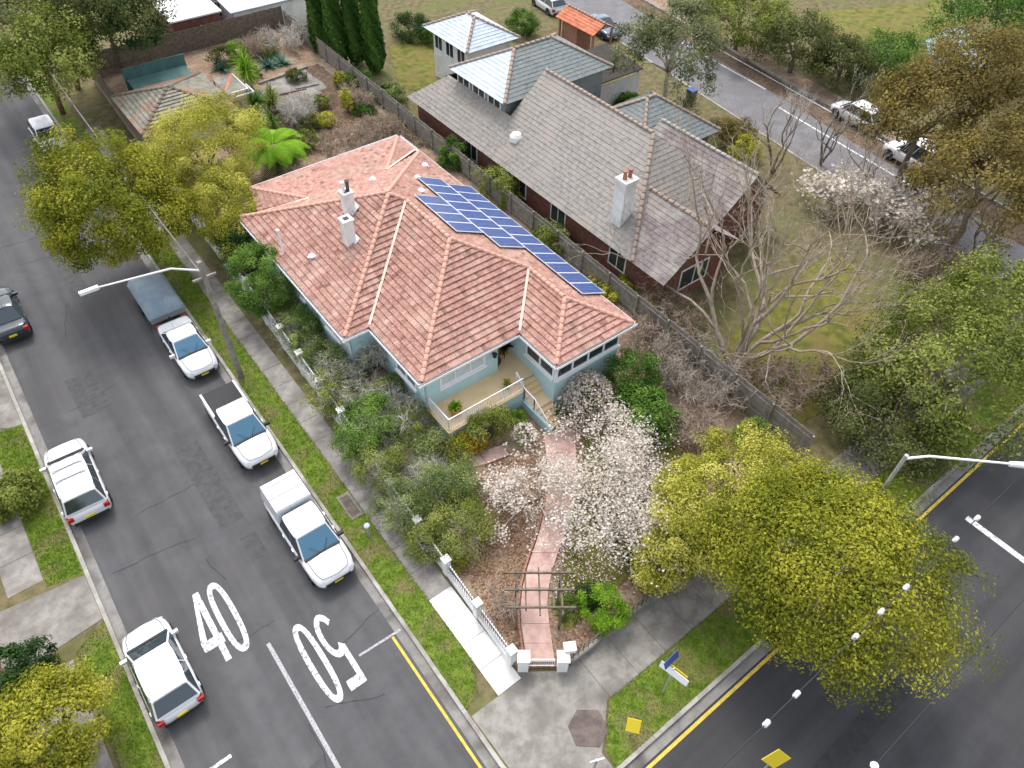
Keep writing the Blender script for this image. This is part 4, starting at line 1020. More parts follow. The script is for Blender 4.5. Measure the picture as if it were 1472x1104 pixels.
def pane(a, b, c, d, ins, name, mt, parent, off=.012, th=.01):
    """thin glass slab inset in the quad abcd"""
    q = [Vector(p) for p in (a, b, c, d)]; ctr = sum(q, Vector()) / 4
    nr = (q[1] - q[0]).cross(q[3] - q[0]).normalized()
    if nr.dot(ctr - Vector((0, ctr.y * .8, .6))) < 0: nr = -nr; 
    e1 = (q[1] - q[0]).normalized(); e2 = (q[3] - q[0]).normalized()
    r = []
    for i, p in enumerate(q):
        s1 = (q[(i + 1) % 4] - p).normalized(); s2 = (q[(i - 1) % 4] - p).normalized(); r.append(p + (s1 + s2) * ins)
    up = [p + nr * (off + th) for p in r]; lo = [p - nr * .01 for p in r]
    m = MB().add(up + lo, [(0, 1, 2, 3), (7, 6, 5, 4), (0, 4, 5, 1), (1, 5, 6, 2), (2, 6, 7, 3), (3, 7, 4, 0)])
    return m.build(name, mt, parent)
def wheel(parent, x, y, R=.34, W=.22):
    s = 1 if x > 0 else -1
    t = MB()
    prof = [(R * .62, -W / 2), (R * .93, -W / 2), (R, -W * .35), (R, W * .35), (R * .93, W / 2), (R * .62, W / 2)]
    n = 18; 
    for r, a in prof:
        for j in range(n): an = 2 * math.pi * j / n; t.v.append((x + a, y + r * math.cos(an), R + r * math.sin(an)))
    for i in range(len(prof) - 1):
        for j in range(n): t.f.append((i * n + j, i * n + (j + 1) % n, (i + 1) * n + (j + 1) % n, (i + 1) * n + j))
    w = bpy.data.objects.new('wheel', None); COL.objects.link(w); w.parent = parent
    t.build('tyre', 'rubber', w, True)
    rm = MB(); xo = x + s * W * .42
    for j in range(5):
        an = 2 * math.pi * j / 5; rm.beam((xo, y, R), (xo, y + R * .6 * math.cos(an), R + R * .6 * math.sin(an)), .05, .03, (1, 0, 0))
    nn = 16; b = len(rm.v)
    for rr in (R * .56, R * .64):
        for j in range(nn): an = 2 * math.pi * j / nn; rm.v.append((xo, y + rr * math.cos(an), R + rr * math.sin(an)))
    rm.f += [(b + j, b + (j + 1) % nn, b + nn + (j + 1) % nn, b + nn + j) for j in range(nn)]
    rm.build('rim', 'rim', w)
def car(label, loc, head, kind, paint='car_white', glass='car_glass', L=4.6, W=1.82, H=1.68, cat='car', name='parked_car', group=None, rails=False):
    t = thing(name, label, cat, (loc[0], loc[1], .012), head, group)
    hw = W / 2; hl_ = L / 2
    belt = {'suv': .98, 'ute': 1.05, 'hatch': .92, 'sedan': .9}[kind]; hood = belt - .04
    y_f, y_r = hl_, -hl_
    cowl = {'suv': hl_ - 1.22, 'ute': hl_ - 1.3, 'hatch': hl_ - 1.05, 'sedan': hl_ - 1.3}[kind]
    cab_r = {'suv': y_r + .12, 'ute': y_r + 1.85, 'hatch': y_r + .1, 'sedan': y_r + .75}[kind]
    rear_top = {'suv': .95, 'ute': 1.0, 'hatch': .9, 'sedan': .95}[kind]
    zb = .24 if kind != 'ute' else .36
    rr_ = {'suv': .0, 'ute': -.02, 'hatch': .1, 'sedan': .08}[kind]
    st = [(y_r, hw * (.7 - rr_), rear_top - .24, zb + .2, 0), (y_r + .03, hw * (.8 - rr_ * .8), rear_top - .14, zb + .1, .01), (y_r + .1, hw * (.9 - rr_ * .5), rear_top - .05, zb + .05, .015), (y_r + .28, hw * (.965 - rr_ * .2), rear_top, zb, .02), (y_r + .6, hw * .99, (rear_top + belt) / 2, zb, .02), (y_r + 1.0, hw, belt, zb, .01),
          (0, hw, belt, zb, .0), (cowl - .1, hw, belt, zb, .03), (cowl + .3, hw * .995, hood, zb, .075), (y_f - .6, hw * .975, hood - .06, zb, .08), (y_f - .38, hw * .93, hood - .1, zb + .01, .08), (y_f - .2, hw * (.86 - rr_ * .3), hood - .16, zb + .03, .07),
          (y_f - .08, hw * (.75 - rr_ * .6), hood - .24, zb + .07, .055), (y_f - .02, hw * (.62 - rr_), hood - .32, zb + .11, .04), (y_f, hw * (.5 - rr_), hood - .4, zb + .16, .02)]
    loft(st, None, 'body', t, paint, hw)
    # cabin
    zr = H - .07; wb = hw * .93; wr = hw * .74
    yr0 = cowl - .78; yr1 = cab_r + {'suv': .35, 'ute': .18, 'hatch': .5, 'sedan': .75}[kind]
    A = [(-wb, cowl, belt), (wb, cowl, belt), (wb, cab_r, belt), (-wb, cab_r, belt)]
    B = [(-wr, yr0, zr), (wr, yr0, zr), (wr, yr1, zr), (-wr, yr1, zr)]
    cb_ = MB().add(A + B, [(0, 1, 5, 4), (1, 2, 6, 5), (2, 3, 7, 6), (3, 0, 4, 7), (7, 4, 5, 6)]); cbo = cb_.build('cabin', paint, t)
    bv = cbo.modifiers.new('bevel', 'BEVEL'); bv.width = .09; bv.segments = 3
    # domed roof
    rf = MB(); nx, ny = 8, 10; ov = .03
    for j in range(ny + 1):
        for i in range(nx + 1):
            u, v = i / nx * 2 - 1, j / ny
            y = (yr0 + ov) + (yr1 - ov - yr0 - ov) * v
            edge = 1 - (.2 if kind != 'ute' else .1) * (abs(v * 2 - 1) ** 5)
            rf.v.append((u * (wr + ov) * edge, y, zr + .07 * (1 - abs(u) ** 4) * (1 - abs(v * 2 - 1) ** 6) + .004))
    for j in range(ny):
        for i in range(nx): k = j * (nx + 1) + i; rf.f.append((k, k + nx + 1, k + nx + 2, k + 1))
    roof = rf.build('roof', paint, t, True)
    pane(A[0], A[1], B[1], B[0], .07, 'windshield', glass, t)
    MB().box(-wb * .92, cowl - .03, belt + .02, wb * .92, cowl + .07, belt + .062).build('wiper_cowl', 'plastic_dark', t)
    pane(A[2], A[3], B[3], B[2], .08, 'rear_window', glass, t)
    nwin = 2 if kind in ('ute', 'sedan', 'hatch') else 3
    for sx in (1, -1):
        f_, r_, F, R_ = [Vector((sx * abs(q[0]), q[1], q[2])) for q in (A[1], A[2], B[1], B[2])]
        for i in range(nwin):
            a, b = i / nwin, (i + 1) / nwin
            pane(f_.lerp(r_, a), f_.lerp(r_, b), F.lerp(R_, b), F.lerp(R_, a), .045, 'side_window', 'car_glass', t)
        mr = MB().box(min(sx * wb, sx * (hw + .2)), cowl - .35, belt + .02, max(sx * wb, sx * (hw + .2)), cowl - .22, belt + .17); mr.build('mirror', paint if kind != 'ute' else 'plastic_dark', t)
        MB().add([(sx * hw * .5, y_f - .02, hood - .3), (sx * hw * .86, y_f - .14, hood - .28), (sx * hw * .9, y_f - .3, hood - .16), (sx * hw * .62, y_f - .1, hood - .17)], [(0, 1, 2, 3) if sx > 0 else (3, 2, 1, 0)]).build('headlight', 'lamp_clear', t)
        MB().box(min(sx * hw * .68, sx * hw * .93), y_r - .015, rear_top - .28, max(sx * hw * .68, sx * hw * .93), y_r + .2, rear_top - .08).build('tail_light', 'lamp_red', t)
        if rails: MB().beam((sx * (wr - .03), yr0 - .15, zr + .1), (sx * (wr - .03), yr1 + .15, zr + .1), .04, .04).build('roof_rail', 'metal_grey', t)
        for yw in (y_f - .88, y_r + .86):
            wheel(t, sx * (hw - .1), yw, .34 if kind != 'ute' else .38)
            ar = MB(); Rr = .41 if kind != 'ute' else .46; n = 14; xo = sx * (hw * 1.013)
            ar.v = [(xo, yw + Rr * math.cos(math.pi * k / n), .34 + Rr * math.sin(math.pi * k / n)) for k in range(n + 1)]; ar.f = [tuple(range(n + 1)) if sx < 0 else tuple(range(n, -1, -1))]
            ar.build('wheel_arch', 'plastic_dark', t)
    gl = lambda pts, nm, w=.012: MB().tube(pts, w / 2, 4).build(nm, 'plastic_dark', t)
    gl([(-hw * .78, cowl + .12, hood + .062), (-hw * .74, y_f - .5, hood + .0), (-hw * .62, y_f - .2, hood - .085), (0, y_f - .1, hood - .12), (hw * .62, y_f - .2, hood - .085), (hw * .74, y_f - .5, hood + .0), (hw * .78, cowl + .12, hood + .062)], 'hood_gap', .022)
    for sx in (1, -1):
        for yy in (cowl - .12, (cowl + cab_r) / 2, cab_r + .25): gl([(sx * hw * 1.005, yy, belt - .12), (sx * hw * 1.015, yy, (belt + zb) * .52), (sx * hw * .995, yy, zb + .12)], 'door_gap', .014)
        for yy in ((cowl + cab_r) / 2 + .14, cab_r + .4): MB().box(min(sx * hw * 1.0, sx * hw * 1.035), yy, belt - .19, max(sx * hw * 1.0, sx * hw * 1.035), yy + .17, belt - .155).build('door_handle', paint, t)
        gl([(sx * .1, cowl + .03, belt + .07), (sx * .42, cowl - .28, belt + .32)], 'wiper', .018)
    MB().box(-.19, y_f - .02, zb + .16, .19, y_f + .022, zb + .27).build('number_plate', 'sign_yellow', t)
    MB().box(-.19, y_r - .045, zb + .32, .19, y_r + .05, zb + .43).build('number_plate', 'sign_yellow', t)
    MB().tube([(wr * .3, yr1 + .2, zr + .05), (wr * .3, yr1 - .1, zr + .4)], .006, 4).build('aerial', 'plastic_dark', t)
    MB().box(-hw * .6, y_f - .06, zb + .12, hw * .6, y_f + .012, zb + .32).build('grille', 'plastic_dark', t)
    MB().box(-hw * .78, y_r - .03, zb + .08, hw * .78, y_r + .1, zb + .25).build('bumper', 'plastic_dark', t)
    if kind == 'suv' and rails:
        for yy in (-.1, -.75): MB().box(-wr * .9, yy - .05, zr + .12, wr * .9, yy + .05, zr + .15).build('roof_bar', 'metal_grey', t)
    return t, dict(belt=belt, cab_r=cab_r, y_r=y_r, hw=hw, zr=zr)
SOUTH, NORTH = math.pi, 0.0
car('white SUV with roof bars parked at the kerb across the side street', (-3.55, 27.3), math.radians(-1.5), 'suv', rails=True, L=4.75, W=1.88)
car('small white hatchback parked beside the painted 40', (-3.55, 16.45), math.radians(1), 'hatch', L=4.25, H=1.55)
car('dark grey-green car parked across the street from the lamp pole', (-3.5, 41.2), 0, 'sedan', 'car_dark', L=4.6, H=1.5)
car('white sedan parked behind the tarpaulin-covered trailer', (3.72, 32.55), SOUTH, 'sedan', L=4.5, H=1.5, glass='car_glass_blue')
t, d_ = car('white dual-cab ute with a black tray cover parked by the verge', (3.72, 25.75), SOUTH, 'ute', L=5.3, W=1.88, H=1.78, cat='ute', name='parked_ute', glass='car_glass_blue')
MB().box(-.78, d_['y_r'] + .08, 1.02, .78, d_['cab_r'] - .03, 1.09).build('tray_cover', 'plastic_dark', t)
for sx in (-1, 1): MB().box(min(sx * .8, sx * .9), d_['y_r'] + .05, 1.0, max(sx * .8, sx * .9), d_['cab_r'] - .02, 1.12).build('tray_side', 'car_white', t)
t, d_ = car('white ute with a tall white tray canopy parked beside the painted 50', (3.62, 18.35), SOUTH, 'ute', L=5.4, W=1.9, H=1.8, cat='ute', name='parked_ute', glass='car_glass_blue')
cz = MB(); x0, x1 = -.9, .9; ya, yb = d_['y_r'] + .02, d_['cab_r'] - .04
cz.add([(x0, ya, 1.0), (x1, ya, 1.0), (x1, yb, 1.0), (x0, yb, 1.0), (x0 + .1, ya + .12, 1.86), (x1 - .1, ya + .12, 1.86), (x1 - .1, yb - .02, 1.86), (x0 + .1, yb - .02, 1.86)], [(3, 2, 1, 0), (4, 5, 6, 7), (0, 1, 5, 4), (1, 2, 6, 5), (2, 3, 7, 6), (3, 0, 4, 7)])
cz.build('canopy', 'car_white', t)
for yy in (ya + .3, ya + .95, yb - .12): MB().box(x0 + .12, yy - .07, 1.861, x1 - .12, yy + .07, 1.9).build('canopy_rib', 'metal_grey', t)
car('white car parked far up the side street under the trees', (3.72, 59.5), SOUTH, 'hatch', L=4.3, H=1.5)
p = P(788, 14, 0); car('white car standing on the far street beyond the pavilion', (p.x, p.y), math.radians(-7), 'hatch', L=4.3, H=1.5)
p = P(858, 45, 0); car('dark blue car parked on the far street by the tiled porch', (p.x, p.y - .6), math.radians(173), 'sedan', 'car_blue', L=4.5, H=1.48)
p = P(1228, 175, 0); car('white car at the far kerb behind the bare tree crown', (p.x, p.y), math.radians(-7), 'hatch', L=4.4, H=1.6)
p = P(1312, 238, 0); car('large white car beside the rust-brown tree on the far street', (p.x, p.y), math.radians(-7), 'suv', L=5.0, W=1.95, H=1.95)
# trailer under a tarpaulin
tr = thing('trailer', 'box trailer under a grey-blue tarpaulin parked ahead of the white sedan', 'trailer', (3.75, 37.3, .012))
MB().box(-.95, -1.75, .45, .95, 1.75, 1.05).build('tray', 'metal_grey', tr)
tm = MB(); nx, ny = 12, 16
for j in range(ny + 1):
    for i in range(nx + 1):
        u, v = i / nx * 2 - 1, j / ny * 2 - 1; e = max(abs(u), abs(v))
        z = 1.36 - .5 * max(0, (e - .82) / .18) ** 1.3 + .05 * math.sin(7 * u + 3 * v) * (1 - e) + .22 * (1 - v * v) * (1 - u * u)
        tm.v.append((u * 1.02, v * 1.85, z))
for j in range(ny):
    for i in range(nx): k = j * (nx + 1) + i; tm.f.append((k, k + 1, k + nx + 2, k + nx + 1))
tm.build('tarpaulin', 'tarp', tr, True)
MB().beam((0, -1.7, .5), (0, -3.0, .5), .1, .08).build('drawbar', 'iron_black', tr)
for sx in (-.97, .97): wheel(tr, sx, 0, .33, .2)

# ================================================================== street furniture
lp = thing('power_pole', 'timber power pole with a long white street light arm in the verge', 'power pole', (5.2, 29.4, .1))
top = 7.6
MB().tube([(0, 0, 0), (0, 0, top)], [.16, .11], 10).build('pole', 'timber_grey', lp)
MB().tube([(0, 0, top - .5), (-1.2, .12, top + .1), (-4.2, .35, top + .35)], [.05, .045, .035], 8).build('lamp_arm', 'metal_white', lp)
lh_ = MB().box(-4.95, .27, top + .28, -4.15, .45, top + .42); lh_.build('lamp_head', 'metal_white', lp)
MB().beam((-.55, 0, top - .9), (.55, 0, top - .9), .09, .1).build('cross_arm', 'timber_grey', lp)
cab = MB(); pts = []
for i in range(13):
    y = 29.4 + i * 5; s_ = ((y - 29.4) % 30 - 15) / 15; pts.append((5.2, y, 6.75 - .5 * (1 - s_ * s_)))
cab.tube(pts, .032, 6)
tag(cab.build('aerial_cable', 'gutter'), 'thick grey aerial cable running up the side street from the lamp pole', 'cable')
lp2 = thing('street_light', 'pale street light arm reaching over the dark street behind the big street tree', 'street light', (20.9, 3.7, .1))
MB().tube([(0, 0, 0), (0, 0, 8.2)], [.1, .07], 10).build('pole', 'metal_grey', lp2)
MB().tube([(0, 0, 8.0), (.6, -.5, 8.2), (2.6, -2.5, 8.3)], [.05, .045, .04], 8).build('lamp_arm', 'metal_white', lp2)
MB().tube([(2.5, -2.4, 8.28), (3.1, -3.0, 8.32)], [.1, .13], 8).build('lamp_head', 'metal_white', lp2)
# overhead line with white markers along the front street
ov = thing('overhead_line', 'thin dark overhead line strung with white markers above the front street', 'cable', (9, .82, 8.0))
MB().tube([(-40, 0, .6), (0, 0, 0), (10, 0, -.1), (20, 0, 0), (60, 0, .8)], .018, 5).build('wire', 'iron_black', ov)
for px, py in ((1405, 745), (1375, 776), (1304, 845), (1268, 880), (1230, 916), (1147, 1000), (1102, 1040)):
    q = P(px, py, 7.95); MB().tube([(q.x - 9.14, 0, -.05), (q.x - 9.1, 0, -.05), (q.x - 8.9, 0, -.05), (q.x - 8.86, 0, -.05)], [.03, .075, .075, .03], 8).build('line_marker', 'paint_white', ov)
q = P(1257, 1101, 7.95); ov2 = thing('overhead_line', 'second overhead line with a single white marker farther over the front street', 'cable', (q.x, q.y, 7.95))
MB().tube([(-40, 0, .4), (0, 0, 0), (60, 0, .4)], .014, 5).build('wire', 'iron_black', ov2); MB().lathe([(.02, -.1), (.1, -.06), (.12, 0), (.1, .06), (.02, .1)], 8).build('line_marker', 'metal_white', ov2)
# signs on the corner verge
sb = P(952, 996, .12); sg = thing('street_sign', 'street sign post with blue, white and yellow blades on the corner verge', 'sign', sb)
MB().tube([(0, 0, 0), (0, 0, 2.45)], .035, 8).build('post', 'metal_grey', sg)
aX = math.radians(8)
def blade(parent, c, ang, tilt, w, h, mt, name='blade'):
    m_ = MB().box(-w / 2, -.012, -h / 2, w / 2, .012, h / 2); mx = Matrix.Rotation(ang, 4, 'Z') @ Matrix.Rotation(tilt, 4, 'X')
    m_.v = [tuple(mx @ Vector(v) + Vector(c)) for v in m_.v]; return m_.build(name, mt, parent)
blade(sg, (.1, .25, 2.55), math.radians(5), math.radians(-25), .75, .32, 'sign_blue')
blade(sg, (-.05, -.1, 2.25), math.radians(-78), math.radians(-20), 1.15, .3, 'sign_white')
blade(sg, (.08, -.13, 2.3), math.radians(-78), math.radians(-20), .8, .2, 'sign_yellow')
yb = P(905, 1056, .12); ys = thing('warning_sign', 'small yellow warning sign on a short post in the corner verge', 'sign', yb)
MB().tube([(0, 0, 0), (0, 0, .95)], .03, 8).build('post', 'metal_grey', ys); blade(ys, (0, 0, 1.0), math.radians(-50), math.radians(-35), .5, .55, 'sign_yellow', 'panel')
cpole = thing('corner_post', 'grey-blue metal post with a short cross bar at the pavement corner', 'post', P(852, 1110, .12))
MB().tube([(0, 0, 0), (0, 0, 1.5)], .05, 8).build('post', 'metal_grey', cpole); MB().beam((-.25, .1, 1.45), (.25, -.1, 1.45), .06, .06).build('cross_bar', 'metal_grey', cpole)
dsn = thing('warning_sign', 'large yellow diamond warning sign over the front street', 'sign', (12.05, .1, 0))
MB().tube([(0, .05, 0), (0, .05, 2.2)], .035, 8).build('post', 'metal_grey', dsn)
dm = MB(); mx = Matrix.Translation((0, 0, 2.1)) @ Matrix.Rotation(math.radians(-35), 4, 'Z') @ Matrix.Rotation(math.radians(-20), 4, 'X') @ Matrix.Rotation(math.radians(45), 4, 'Y')
dm.box(-.36, -.012, -.36, .36, .012, .36); dm.v = [tuple(mx @ Vector(v)) for v in dm.v]; dm.build('panel', 'sign_yellow', dsn)
sl = thing('verge_marker', 'pale blue-grey marker post in the verge beside the canopied ute', 'post', P(531, 772, .12))
MB().tube([(0, 0, 0), (0, 0, .85)], .05, 8).build('post', 'metal_grey', sl); MB().lathe([(.05, 0), (.13, .03), (.13, .12), (.05, .16)], 10, (0, 0, .85)).build('cap', 'blue_iron', sl)
bn = thing('wheelie_bin', 'blue-lidded bin standing by the kerb of the far street', 'bin', P(992, 146, .1))
MB().add([(-.25, -.25, .05), (.25, -.25, .05), (.25, .25, .05), (-.25, .25, .05), (-.3, -.32, .95), (.3, -.32, .95), (.3, .32, .95), (-.3, .32, .95)], [(3, 2, 1, 0), (4, 5, 6, 7), (0, 1, 5, 4), (1, 2, 6, 5), (2, 3, 7, 6), (3, 0, 4, 7)]).build('body', 'car_dark', bn)
MB().box(-.32, -.34, .951, .32, .36, 1.03).build('lid', 'sign_blue', bn)
for sx in (-.24, .2): MB().tube([(sx, .3, .12), (sx + .05, .3, .12)], .1, 10).build('wheel', 'rubber', bn)
# terrace things
def potted(loc, label, r, h, leaf, L, n, potmt='pot', spread=.9):
    t = thing('potted_plant', label, 'potted plant', loc)
    MB().lathe([(r * .7, 0), (r * .95, h * .8), (r * 1.08, h * .82), (r * 1.08, h), (r * .9, h), (r * .85, h * .9)], 14).build('pot', potmt, t)
    rng = np.random.default_rng(int(loc[0] * 100)); 
    strap_rosette(t, Vector((0, 0, h)), n, L, .05, leaf, rng, spread)
    return t
def strap_rosette(parent, base, n, L, w, leafmt, rng, spread=.9, name='leaf_rosette', up=.35, droop=.5, seg=4):
    """long arching strap leaves"""
    Q = []; T = []
    for i in range(n):
        a = rng.random() * 2 * math.pi; el = math.radians(90 - spread * 95 * rng.random() ** .7)
        d = np.array([math.cos(a) * math.cos(el), math.sin(a) * math.cos(el), math.sin(el)]); sd = np.array([-math.sin(a), math.cos(a), 0.0])
        l = L * (.7 + .5 * rng.random()); p = np.array(base); tt = rng.random(); prev = None
        for k in range(seg + 1):
            f_ = k / seg; ww = w * (1 - f_ ** 2.2) * (0.55 + .9 * min(f_ * 2.5, 1) * .5)
            q = np.array(base) + d * l * f_ - np.array([0, 0, 1]) * l * droop * f_ ** 2 * (1 - abs(d[2]) * .7)
            cur = (q + sd * ww, q - sd * ww)
            if prev is not None: Q.append([prev[0], cur[0], cur[1], prev[1]]); T.append(tt)
            prev = cur
    return link(name, np_mesh(name, np.array(Q), 4, T), leafmt, parent)
potted((12.15, 19.45, TZ), 'leafy fern in a terracotta pot at the terrace end', .32, .5, 'leaf_lime', .5, 60, spread=.85)
potted((15.2, 19.35, TZ), 'small yellow-leaved plant in a black pot beside the steps', .17, .3, 'leaf_bright', .36, 36, 'plastic_dark')
potted((16.5, 21.35, TZ), 'tall dark green plant in a terracotta pot beside the front door', .24, .42, 'leaf_dark', .75, 70, spread=.75)
mt_ = MB(); n = 16; mt_.prism([(15.56, 21.0)] + [(15.56 + .62 * math.sin(math.pi * i / n), 21.3 - .52 * math.cos(math.pi * i / n)) for i in range(n + 1)], TZ + .002, TZ + .022)
tag(mt_.build('doormat', 'pit'), 'dark half-round doormat in front of the house door', 'doormat')

# ================================================================== vegetation
SEED = [100]
def nrng(): SEED[0] += 1; return np.random.default_rng(SEED[0])
def crown_mesh(rx, ry, rz, ncl, nleaf, leaf, cr, rng, low=-.35, aspect=.55, shell=.62, lobes=5, ybias=.0, up=.35):
    """leaf clumps spread through the crown; returns mesh and clump centres"""
    C = []
    lob = sphere_pts(lobes, rng); lamp = .1 + .25 * rng.random(lobes)
    while len(C) < ncl:
        d = sphere_pts(1, rng)[0]
        if d[2] < low: continue
        s = shell + (1 - shell) * rng.random() ** .6
        bulge = 1 + (lamp * np.clip(lob @ d, 0, 1) ** 3).sum() - .12
        C.append(d * s * bulge * np.array([rx, ry, rz]))
    C = np.array(C); k = rng.integers(0, ncl, nleaf)
    off = sphere_pts(nleaf, rng) * (rng.random((nleaf, 1)) ** .45)
    csz = cr * (.6 + .8 * rng.random(ncl))
    pts = C[k] + off * csz[k][:, None] * np.array([1, 1, .75])
    nr = unit(off * .8 + unit(C[k]) * .5 + np.array([0, 0, up]) + rng.normal(size=(nleaf, 3)) * .45)
    Q = leaf_quads(pts, nr, leaf, aspect, .45, rng, .08)
    ct = rng.random(ncl) * .55
    # young growth on each clump's outer leaves; clump tone also paints in lit-clump shading
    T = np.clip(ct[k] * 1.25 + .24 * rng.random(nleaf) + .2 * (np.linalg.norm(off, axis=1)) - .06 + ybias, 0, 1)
    return np_mesh('crown', Q, 4, T), C
def limb(mb, a, b, r0, r1, rng, seg=5, wob=.12, n=6):
    a = np.array(a, float); b = np.array(b, float); L = np.linalg.norm(b - a); pts = []; rr = []
    for i in range(seg + 1):
        f_ = i / seg; p = a + (b - a) * f_ + rng.normal(size=3) * wob * L * .3 * math.sin(math.pi * f_); p[2] += .08 * L * math.sin(math.pi * f_)
        pts.append(p); rr.append(r0 + (r1 - r0) * f_)
    mb.tube(pts, rr, n); return pts
def leafy_tree(name, label, base, top, rx, ry, rz, leafmt, ncl=90, nleaf=16000, leaf=.22, cr=1.0, bark='bark', tr=.22, cat='tree', group=None, low=-.35, ybias=0, shell=.62, aspect=.55, nlimb=7, lean=(0, 0)):
    rng = nrng(); t = thing(name, label, cat, base, 0, group)
    far = base[1] > 55 or base[0] > 30
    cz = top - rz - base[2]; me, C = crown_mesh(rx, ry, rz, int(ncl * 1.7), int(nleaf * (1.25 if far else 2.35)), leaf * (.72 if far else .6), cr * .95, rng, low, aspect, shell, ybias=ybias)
    off = np.array([lean[0], lean[1], cz])
    mb = MB(); fork = np.array([lean[0] * .4, lean[1] * .4, max(.4, cz - rz * .55)])
    limb(mb, (0, 0, -.15), fork, tr, tr * .7, rng, 4, .06, 9)
    for i in rng.choice(len(C), min(nlimb, len(C)), replace=False):
        limb(mb, fork, C[i] * .9 + off, tr * .5, tr * .12, rng, 5, .15, 6)
    mb.build('trunk', bark, t, True)
    o = link('crown', me, leafmt, t); o.location = off
    return t
def shrub(label, px, py, r, h, leafmt, nleaf=3500, leaf=.11, z0=None, name='shrub', ncl=34, cr=None, group=None, ybias=0, rx=None, ry=None, aspect=.55, cat='shrub', twigs=0, twigmt='twig_grey', shell=.55, zc=.55):
    """px,py is the pixel of the shrub's middle height"""
    if z0 is None and twigs: r *= 1.18; h *= 1.1; nleaf = int(nleaf * 1.25)
    q = P(px, py, .5 + h * zc); z = z0 if z0 is not None else hl(q.x, q.y)
    rng = nrng(); t = thing(name, label, cat, (q.x, q.y, z), 0, group)
    me, C = crown_mesh(rx or r, ry or r, h * .55, int(ncl * 1.5), int(nleaf * 1.8), leaf * .74, cr or r * .3, rng, -.7, aspect, shell, ybias=ybias)
    mb = MB()
    for i in rng.choice(len(C), min(8, len(C)), replace=False): limb(mb, (rng.normal() * .08, rng.normal() * .08, -.1), C[i] * .9 + np.array([0, 0, h * .52]), .045, .012, rng, 4, .2, 5)
    mb.build('stems', 'bark', t, True)
    o = link('foliage', me, leafmt, t); o.location = (0, 0, h * .52)
    if twigs:
        d = sphere_pts(twigs, rng); d[:, 2] = np.abs(d[:, 2]) * .9 + .05
        S = np.array([rx or r, ry or r, h * .95])
        p0 = d * S * (.35 + .35 * rng.random((twigs, 1))); p1 = p0 + unit(d + rng.normal(size=d.shape) * .7) * (.28 + .5 * rng.random((twigs, 1))) * min(1.0, r)
        p1[:, 2] = np.maximum(p1[:, 2], .05)
        link('twigs', np_mesh('twigs', needles(p0, p1, .012 + .012 * rng.random(twigs), rng), 3), twigmt, t)
    return t
def twig_shrub(label, px, py, rx, ry, h, n=2600, mt='twig_grey', z0=None, leaf=None, nleaf=0, lsize=.08, name='bare_shrub', zc=.45):
    """a leafless tangle of real stems that fork twice"""
    q = P(px, py, .5 + h * zc); z = z0 if z0 is not None else hl(q.x, q.y); rng = nrng()
    t = thing(name, label, 'shrub', (q.x, q.y, z))
    n0 = max(10, n // 60); a = rng.random(n0) * 2 * math.pi; rr = np.sqrt(rng.random(n0))
    foot = np.stack([rx * .5 * rr * np.cos(a), ry * .5 * rr * np.sin(a), np.zeros(n0) - .05], 1)
    tip = foot * 1.0 + np.stack([rx * .55 * rr * np.cos(a), ry * .55 * rr * np.sin(a), h * (.6 + .4 * rng.random(n0))], 1) + rng.normal(size=(n0, 3)) * .12
    segs = [needles(foot, tip, .02, rng)]
    P0, P1 = foot, tip
    for lev, (cnt, ln, rad) in enumerate(((n // 3, .42, .018), (n - n // 3, .3, .013))):
        i = rng.integers(0, len(P0), cnt); f_ = .35 + .65 * rng.random((cnt, 1)); s = P0[i] + (P1[i] - P0[i]) * f_
        d = unit(unit(P1[i] - P0[i]) * .6 + rng.normal(size=(cnt, 3)) * .75); e = s + d * ln * (.5 + .9 * rng.random((cnt, 1))) * (.6 + .4 * min(1.5, h))
        e[:, 2] = np.clip(e[:, 2], .03, None)
        segs.append(needles(s, e, rad, rng)); P0, P1 = (np.concatenate([P0, s]), np.concatenate([P1, e])) if lev == 0 else (s, e)
    link('stems', np_mesh('stems', np.concatenate(segs), 3), mt, t)
    if leaf:
        i = rng.integers(0, len(P1), nleaf); pts = P1[i] + rng.normal(size=(nleaf, 3)) * .06
        link('foliage', np_mesh('foliage', leaf_quads(pts, rng.normal(size=(nleaf, 3)) + np.array([0, 0, .6]), lsize, .55, .4, rng), 4, rng.random(nleaf)), leaf, t)
    return t
def branch_tree(rng, base, dirs, L0, r0, depth, split=(2, 3), spread=.55, shrink=.74, upb=.12, minr=.008):
    """recursive bare branching; returns tube builder and twig end points"""
    mb = MB(); ends = []; thin0, thin1, thinr = [], [], []
    def go(p, d, L, r, k):
        nseg = 3; pts = [p]; rr = [r]; q = p; dd = d
        for i in range(nseg):
            dd = unit(dd + rng.normal(size=3) * .16 + np.array([0, 0, upb * .3])); q = q + dd * L / nseg; pts.append(q); rr.append(r * (1 - .3 * (i + 1) / nseg))
        if r > .022: mb.tube(pts, rr, 6 if r > .06 else 4, False)
        else:
            for a, b in zip(pts[:-1], pts[1:]): thin0.append(a); thin1.append(b + (b - a) * .1); thinr.append(max(r, minr))
        if k == 0: ends.append((q, dd)); return
        if k <= 2: ends.append((pts[2], dd))
        m = rng.integers(split[0], split[1] + 1)
        for j in range(m):
            nd = unit(dd + rng.normal(size=3) * spread + np.array([0, 0, upb])); go(q if j < 2 else pts[2], nd, L * shrink * (.8 + .4 * rng.random()), r * (.68 if j == 0 else .55), k - 1)
    for d in dirs: go(np.array(base, float), unit(np.array(d, float)), L0 * (.85 + .3 * rng.random()), r0, depth)
    return mb, ends, (np.array(thin0), np.array(thin1), np.array(thinr))
